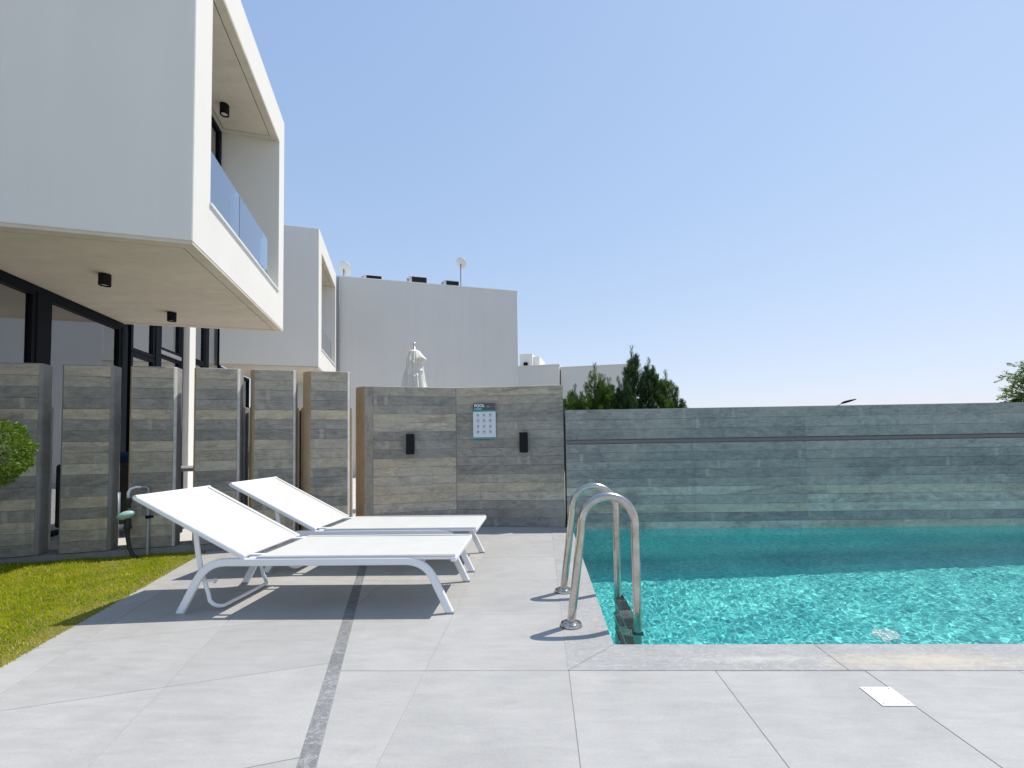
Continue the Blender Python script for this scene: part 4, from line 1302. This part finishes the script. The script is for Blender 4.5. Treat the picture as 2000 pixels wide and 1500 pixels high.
for k in range(7):
    a_ = k * 0.9
    s_ = MB(); s_.tube([(bc[0], bc[1], 0.85), (bc[0] + 0.1 * math.cos(a_), bc[1] + 0.1 * math.sin(a_), 1.02), (bc[0] + 0.2 * math.cos(a_), bc[1] + 0.2 * math.sin(a_), 1.12)], [0.010, 0.007, 0.003], 6); s_.build('limb', M['bark'], tp, smooth=True)

M['cypress_young'] = leafmat('young_cypress_leaves', (0.045, 0.115, 0.018), (0.14, 0.23, 0.04), 0.4, 0.55, 5.0)
def cypress(x, y, h, r0, lean_, label, dens=1.0, lf='cypress_leaf'):
    t = thing('cypress_tree', (x, y, -0.2), label, 'cypress tree', 'cypress trees behind the pool wall')
    tr = MB(); tr.tube([(x, y, -0.25), (x + lean_ * .3, y, h * .4), (x + lean_ * .7, y, h * .75), (x + lean_, y, h - 0.05)], [0.045, 0.03, 0.016, 0.004], 8); tr.build('trunk', M['bark'], t, smooth=True)
    CS, DS, LN, WD = [], [], [], []
    limbs = MB()
    def shoot(pts, s_lo, base_len, n_sp):
        "feathery shoot: short forked sprigs all along a curved axis"
        P = np.array(pts)
        seg = np.linspace(0, 1, len(P))
        for q in range(n_sp):
            s = s_lo + (1 - s_lo) * (q + rng.uniform(0, 1)) / n_sp
            c = np.array([np.interp(s, seg, P[:, k]) for k in range(3)])
            c2 = np.array([np.interp(min(1, s + 0.05), seg, P[:, k]) for k in range(3)])
            c1 = np.array([np.interp(max(0, s - 0.05), seg, P[:, k]) for k in range(3)])
            tan = (c2 - c1) / max(1e-6, np.linalg.norm(c2 - c1))
            rv = rng.normal(0, 1, 3)
            side = np.cross(tan, rv); side /= np.linalg.norm(side)
            dv = tan * rng.uniform(0.55, 1.1) + side * rng.uniform(0.35, 0.9) + np.array([0, 0, 0.25])
            dv /= np.linalg.norm(dv)
            L = base_len * (1.0 - 0.72 * s) * rng.uniform(0.6, 1.25) + 0.020
            nl = 3 + int(L / 0.022)
            for e_ in range(nl):
                f = (e_ + 0.3) / nl
                jit = rng.normal(0, 0.32, 3)
                dd = dv + jit; dd /= np.linalg.norm(dd)
                CS.append(c + dv * L * f); DS.append(dd); LN.append(rng.uniform(0.026, 0.046) * (1.15 - 0.5 * f)); WD.append(rng.uniform(0.0045, 0.0085))
    # leader
    ld_pts = [(x + lean_ * u, y, h * u) for u in np.linspace(0.5, 1.0, 12)]
    shoot(ld_pts, 0.0, 0.16 * r0 / 0.45, int(150 * dens))
    nb = int(84 * dens)
    for i in range(nb):
        u = rng.uniform(0.40, 0.93)
        prof = min(1.0, (1 - u) / 0.48) ** 0.9
        rr = r0 * prof * rng.uniform(0.35, 1.05) + 0.02
        th = rng.uniform(0, 2 * PI)
        rise = rng.uniform(0.16, 0.42) * (0.45 + 0.55 * prof)
        z0 = h * u - rise * 0.75
        o = np.array([math.cos(th), math.sin(th), 0])
        pts = [np.array([x + lean_ * u, y, z0]) + o * rr * min(1, 1.25 * t_ ** 0.8 if t_ < 0.7 else 0.94 + 0.2 * (t_ - 0.7)) + np.array([0, 0, rise * (0.25 * t_ + 0.75 * t_ ** 1.8)]) for t_ in np.linspace(0, 1, 9)]
        shoot(pts, 0.12, 0.095, int(40 + 52 * prof))
        if i % 4 == 0:
            limbs.tube([tuple(p) for p in pts[:7:2]], [0.008, 0.006, 0.004, 0.003], 4)
    CS, DS, LN, WD = np.array(CS), np.array(DS), np.array(LN), np.array(WD)
    us = norm(np.cross(DS, rng.normal(0, 1, DS.shape)))
    V, F = leaf_mesh(CS, DS, us, LN, WD)
    link_leaves('crown', V, F, M[lf], t)
    limbs.build('limb', M['bark'], t)
cypress(0.62, 7.7, 2.06, 0.40, -0.02, 'low bushy cypress at the left end of the clump', 1.2)
cypress(0.91, 7.5, 2.38, 0.50, 0.02, 'bright green pointed cypress left of the tallest one', 1.3, 'cypress_young')
cypress(1.22, 7.7, 2.16, 0.46, -0.02, 'short cypress between the two pointed ones', 1.2)
cypress(1.57, 7.6, 2.68, 0.50, 0.02, 'tallest dark cypress in the middle of the clump', 1.3)
cypress(1.87, 7.7, 2.50, 0.46, 0.02, 'second tallest dark cypress right of the tallest one', 1.2)
cypress(2.10, 7.5, 2.24, 0.44, 0.03, 'cypress at the right end of the clump with long side shoots', 1.3, 'cypress_young')

cypress(0.50, 7.4, 1.90, 0.42, -0.03, 'lowest cypress shoots beside the end of the rules wall', 1.2, 'cypress_young')
cypress(1.07, 7.45, 2.17, 0.44, 0.01, 'young cypress shoot filling the gap left of the tallest one', 1.2, 'cypress_young')
cypress(1.40, 7.45, 2.10, 0.50, 0.02, 'low bushy cypress in front of the tallest one', 1.3)
cypress(2.30, 7.6, 1.95, 0.34, 0.05, 'low cypress shoots sticking out at the right end of the clump', 1.0)

def ash(x, y, h, label):
    t = thing('leafy_tree', (x, y, -0.25), label, 'tree')
    tr = MB(); tr.tube([(x, y, -0.3), (x + 0.05, y, 0.8), (x - 0.02, y, 1.7), (x, y, h * .8)], [0.10, 0.08, 0.06, 0.02], 10); tr.build('trunk', M['bark'], t, smooth=True)
    CS, DS, LN, WD = [], [], [], []
    limbs = MB()
    for i in range(150):
        u = rng.uniform(0.45, 1.0)
        z0 = h * u * 0.85
        th = rng.uniform(0, 2 * PI)
        rr = (0.95 * math.sin(PI * min(1, (u - 0.35) / 0.72)) + 0.15) * rng.uniform(0.6, 1.15)
        p0 = np.array([x, y, z0])
        p1 = p0 + np.array([math.cos(th) * rr, math.sin(th) * rr, rng.uniform(0.1, 0.5)])
        limbs.tube([tuple(p0), tuple((p0 * .5 + p1 * .5) + np.array([0, 0, 0.06])), tuple(p1)], [0.014, 0.009, 0.003], 4)
        for k in range(9):
            s = rng.uniform(0.40, 1.1)
            q = p0 + (p1 - p0) * s + rng.normal(0, 0.05, 3)
            ax = rng.normal(0, 1, 3) + (p1 - p0) / np.linalg.norm(p1 - p0) * 1.2 + np.array([0, 0, -0.2])
            ax /= np.linalg.norm(ax)
            sd = np.cross(ax, rng.normal(0, 1, 3) + np.array([0, 0, 2])); sd /= np.linalg.norm(sd)
            L = rng.uniform(0.16, 0.26)
            for j in range(7):
                for sgn in (-1, 1):
                    CS.append(q + ax * L * (j + 1) / 7); DS.append(sd * sgn + ax * 0.55 + np.array([0, 0, -0.15])); LN.append(rng.uniform(0.07, 0.12)); WD.append(rng.uniform(0.03, 0.046))
            CS.append(q + ax * L); DS.append(ax); LN.append(0.08); WD.append(0.025)
    CS, DS, LN, WD = np.array(CS), norm(np.array(DS)), np.array(LN), np.array(WD)
    us = norm(np.cross(DS, rng.normal(0, 0.4, DS.shape) + np.array([0, 0, 1.0])))
    V, F = leaf_mesh(CS, DS, us, LN, WD)
    link_leaves('crown', V, F, M['ash_leaf'], t)
    limbs.build('limb', M['bark'], t)
ash(13.95, 12.1, 3.25, 'light green leafy tree rising behind the pool wall at the right edge')

# ------------------------------------------------------------------ closed parasol behind the wall
PXU, PYU = -2.10, 7.25
um = thing('parasol', (PXU, PYU, 0.05), 'closed off-white parasol tied up behind the rules wall', 'parasol')
x = MB(); x.tube([(PXU, PYU, 0.08), (PXU, PYU, 2.72)], 0.019, 12); x.build('pole', M['steel'], um, smooth=True)
x = MB(); x.lathe([(0.012, 2.70), (0.015, 2.74), (0.026, 2.745), (0.030, 2.765), (0.022, 2.785), (0.002, 2.795)], (PXU, PYU, 0), 16); x.build('finial', M['steel'], um, smooth=True, autos=50)
x = MB(); x.lathe([(0.28, 0.05), (0.28, 0.10), (0.05, 0.13), (0.04, 0.30), (0.025, 0.30)], (PXU, PYU, 0.005), 24); x.build('base', M['core'], um, smooth=True, autos=40)
nr, nc = 110, 128
vs, fs = [], []
def bumpf(x_, c_, w__): return math.exp(-((x_ - c_) / w__) ** 2)
for i in range(nr + 1):
    z = 2.665 - 1.5 * (i / nr) ** 1.25
    dz = 2.665 - z
    rr = 0.018 + 0.070 * min(1, dz / 0.035) ** 0.5 + 0.155 * dz + 0.012 * bumpf(dz, 0.17, 0.07) - 0.012 * bumpf(dz, 0.29, 0.05)
    for k in range(nc):
        a_ = 2 * PI * k / nc
        am = 0.05 + 0.17 * min(1, dz / 0.30)
        w1 = abs(math.sin(4.5 * a_ + 0.5 * math.sin(5 * dz) + 0.4)) ** 0.6 - 0.65
        w2 = math.sin(13 * a_ + 3 * dz + 1.0) * 0.22 + math.sin(21 * a_ - 4 * dz) * 0.14
        q = rr * (1 + am * (w1 + w2))
        ca = math.cos(a_)
        # loose flap blown out to the right, a slack fold below the tie, a bulge on the left
        q += 0.085 * max(0, 1 - abs(dz - 0.175) / (0.13 if dz < 0.175 else 0.055)) * max(0, math.cos(a_ + 0.25)) ** 5
        # slack swags of cloth hanging across the front
        for (d0, sp_, cen, wd_, hh) in ((0.25, 0.10, -1.0, 0.022, 0.020), (0.36, 0.14, -0.6, 0.028, 0.026), (0.46, 0.12, -1.3, 0.03, 0.018)):
            dl = math.atan2(math.sin(a_ - cen), math.cos(a_ - cen))
            rid = d0 - sp_ * dl * dl
            q += hh * math.exp(-((dz - rid) / wd_) ** 2) * math.exp(-(dl / 0.9) ** 2)
        q += 0.035 * bumpf(dz, 0.50, 0.20) * max(0, math.cos(a_ - PI + 0.2)) ** 3
        vs.append((PXU + 0.006 + q * ca, PYU + q * math.sin(a_), z + 0.010 * math.sin(3 * a_ + 20 * dz) * min(1, dz * 6)))
for i in range(nr):
    for k in range(nc):
        k2 = (k + 1) % nc
        fs.append((i * nc + k2, i * nc + k, (i + 1) * nc + k, (i + 1) * nc + k2))
fs.append(tuple(range(nc)))
x = MB(); x.add(vs, fs); x.build('canopy', M['canvas'], um, smooth=True, autos=60)
x = MB(); x.tube([(PXU + 0.115 * math.cos(2 * PI * k / 16), PYU + 0.115 * math.sin(2 * PI * k / 16), 2.03 + 0.01 * math.sin(k)) for k in range(17)], 0.010, 6); x.build('tie_strap', M['canvas'], um, smooth=True)

# ------------------------------------------------------------------ tap, timer, hose and pipe at the foot of the third fin
def F3(a, out, z): return b2w(a, FB - out, z)
wp = thing('water_pipe', F3(-2.44, 0.02, 0), 'thin grey standpipe clipped to the foot of the third fin', 'pipe')
x = MB(); x.tube([F3(-2.44, 0.022, -0.02), F3(-2.44, 0.022, 0.68), F3(-2.455, 0.024, 0.70), F3(-2.50, 0.03, 0.70)], 0.011, 10); x.build('pipe', M['grey_plastic'], wp, smooth=True, autos=40)
x = MB(); x.tube([F3(-2.44, 0.022, 0.38), F3(-2.44, 0.022, 0.41)], 0.019, 10); x.cbox(-2.47, -2.40, FB - 0.012, FB + 0.0, 0.385, 0.405, 0.003, b2w); x.build('pipe_clip', M['anthracite'], wp)
tp2 = thing('garden_tap', F3(-2.555, 0.06, 0.5), 'black and white garden tap with a pale teal watering timer hanging from it', 'tap')
x = MB(); x.tube([F3(-2.50, 0.03, 0.70), F3(-2.53, 0.05, 0.705), F3(-2.565, 0.075, 0.69), F3(-2.578, 0.085, 0.655), F3(-2.578, 0.085, 0.60)], 0.012, 10); x.build('spout', M['white_metal'], tp2, smooth=True)
x = MB(); x.lathe([(0.016, 0.60), (0.026, 0.595), (0.028, 0.55), (0.022, 0.54), (0.022, 0.50)], F3(-2.578, 0.085, 0)[:2] + (0,), 16); x.build('valve', M['black_plastic'], tp2, smooth=True, autos=40)
x = MB(); x.tube([F3(-2.65, 0.085, 0.40), F3(-2.652, 0.085, 0.66)], [0.008, 0.012], 8); x.build('lever', M['white_metal'], tp2, smooth=True)
el = MB()
ex = frame(F3(-2.585, 0.10, 0.435), -YB)
vs, fs = [], []
for i in range(13):
    la = PI * i / 12
    for k in range(24):
        lo = 2 * PI * k / 24
        px_, py_, pz_ = 0.078 * math.sin(la) * math.cos(lo), 0.055 * math.sin(la) * math.sin(lo), 0.040 * math.cos(la)
        ct, s_t = math.cos(0.33), math.sin(0.33)
        vs.append(ex(px_ * ct - pz_ * s_t, py_, px_ * s_t + pz_ * ct))
for i in range(12):
    for k in range(24):
        fs.append((i * 24 + k, i * 24 + (k + 1) % 24, (i + 1) * 24 + (k + 1) % 24, (i + 1) * 24 + k))
el.add(vs, fs); el.build('timer', simple('timer_teal', (0.34, 0.52, 0.47), 0.3), tp2, smooth=True)
x = MB(); x.lathe([(0.018, 0.40), (0.026, 0.385), (0.028, 0.33), (0.034, 0.325), (0.034, 0.30), (0.020, 0.29), (0.018, 0.26)], F3(-2.575, 0.09, 0)[:2] + (0,), 16); x.build('hose_coupling', M['black_plastic'], tp2, smooth=True, autos=40)
hs = MB(); hs.tube([F3(-2.575, 0.09, 0.275), F3(-2.572, 0.09, 0.20), F3(-2.555, 0.095, 0.11), F3(-2.525, 0.10, 0.04), F3(-2.48, 0.11, 0.005), F3(-2.42, 0.13, 0.0)], 0.017, 10)
tag(hs.build('garden_hose', M['black_plastic'], loc=F3(-2.5, 0.1, 0), smooth=True), 'black garden hose curving from the tap into the grass', 'hose')

# ------------------------------------------------------------------ terrace furniture seen between the fins
sf = thing('garden_sofa', b2w(-3.25, 6.55, 0.055), 'dark woven garden sofa with a blue cushion, seen between the second and third fins', 'sofa')
wk = simple('woven_dark', (0.03, 0.026, 0.026), 0.6)
x = MB(); x.cbox(-3.75, -2.85, 6.45, 7.1, 0.20, 0.42, 0.02, b2w); x.build('seat', wk, sf)
x = MB(); x.cbox(-3.75, -2.85, 6.35, 6.445, 0.20, 0.92, 0.02, b2w); x.build('backrest', wk, sf)
for a_ in (-3.72, -2.92):
    for b_ in (6.40, 7.0):
        x = MB(); x.box(a_, a_ + 0.05, b_, b_ + 0.05, 0.056, 0.199, b2w); x.build('leg', M['white_metal'] if a_ > -3 else M['black_metal'], sf)
x = MB(); x.cbox(-3.62, -3.05, 6.46, 6.60, 0.75, 1.05, 0.04, b2w); cso = x.build('cushion', simple('cushion_blue', (0.012, 0.045, 0.09), 0.9), loc=b2w(-3.3, 6.5, 0.75)); tag(cso, 'dark blue cushion on the garden sofa', 'cushion')
tbl = thing('side_table', b2w(-2.55, 6.7, 0.055), 'grey-topped dark table seen between the third and fourth fins', 'table')
x = MB(); x.cbox(-2.95, -2.25, 6.35, 7.05, 0.80, 0.845, 0.006, b2w); x.build('tabletop', simple('table_grey', (0.25, 0.26, 0.27), 0.5), tbl)
for a_, b_ in ((-2.93, 6.37), (-2.60, 6.37), (-2.93, 6.97), (-2.33, 6.97)):
    x = MB(); x.box(a_, a_ + 0.06, b_, b_ + 0.06, 0.056, 0.799, b2w); x.build('leg', M['black_metal'], tbl)
dc = thing('deck_chair', b2w(-1.95, 6.8, 0.055), 'dark folding deck chair seen between the fourth and fifth fins', 'chair')
x = MB()
x.add([b2w(-2.25, 6.6, 0.48), b2w(-2.25, 7.1, 0.48), b2w(-1.86, 7.1, 1.02), b2w(-1.86, 6.6, 1.02), b2w(-2.27, 6.6, 0.49), b2w(-2.27, 7.1, 0.49), b2w(-1.88, 7.1, 1.03), b2w(-1.88, 6.6, 1.03)],
      [(0, 1, 2, 3), (7, 6, 5, 4), (0, 3, 7, 4), (1, 5, 6, 2), (3, 2, 6, 7), (0, 4, 5, 1)]); x.build('backrest', simple('chair_navy', (0.012, 0.016, 0.028), 0.8), dc)
for b_ in (6.6, 7.1):
    x = MB(); x.tube([b2w(-2.3, b_, 0.46), b2w(-1.86, b_, 0.72)], 0.013, 8); x.tube([b2w(-2.25, b_, 0.06), b2w(-1.93, b_, 0.68)], 0.013, 8); x.tube([b2w(-1.9, b_, 0.06), b2w(-2.3, b_, 0.46)], 0.013, 8); x.build('side_frame', M['grey_plastic'], dc, smooth=True)

# ------------------------------------------------------------------ street lamp far behind the wall
sl = thing('street_lamp', (13.2, 20.0, -0.25), 'tip of a street lamp just showing over the pool wall', 'street lamp')
x = MB(); x.tube([(13.1, 20, -0.25), (13.1, 20, 2.3), (13.2, 20, 2.47), (13.45, 20, 2.60)], [0.05, 0.035, 0.03, 0.025], 8); x.build('pole', M['grey_plastic'], sl, smooth=True)
x = MB(); x.tube([(13.40, 20, 2.58), (13.55, 20, 2.635), (13.80, 20, 2.70), (14.06, 20, 2.765)], [0.03, 0.055, 0.05, 0.02], 10); x.build('head', M['anthracite'], sl, smooth=True)
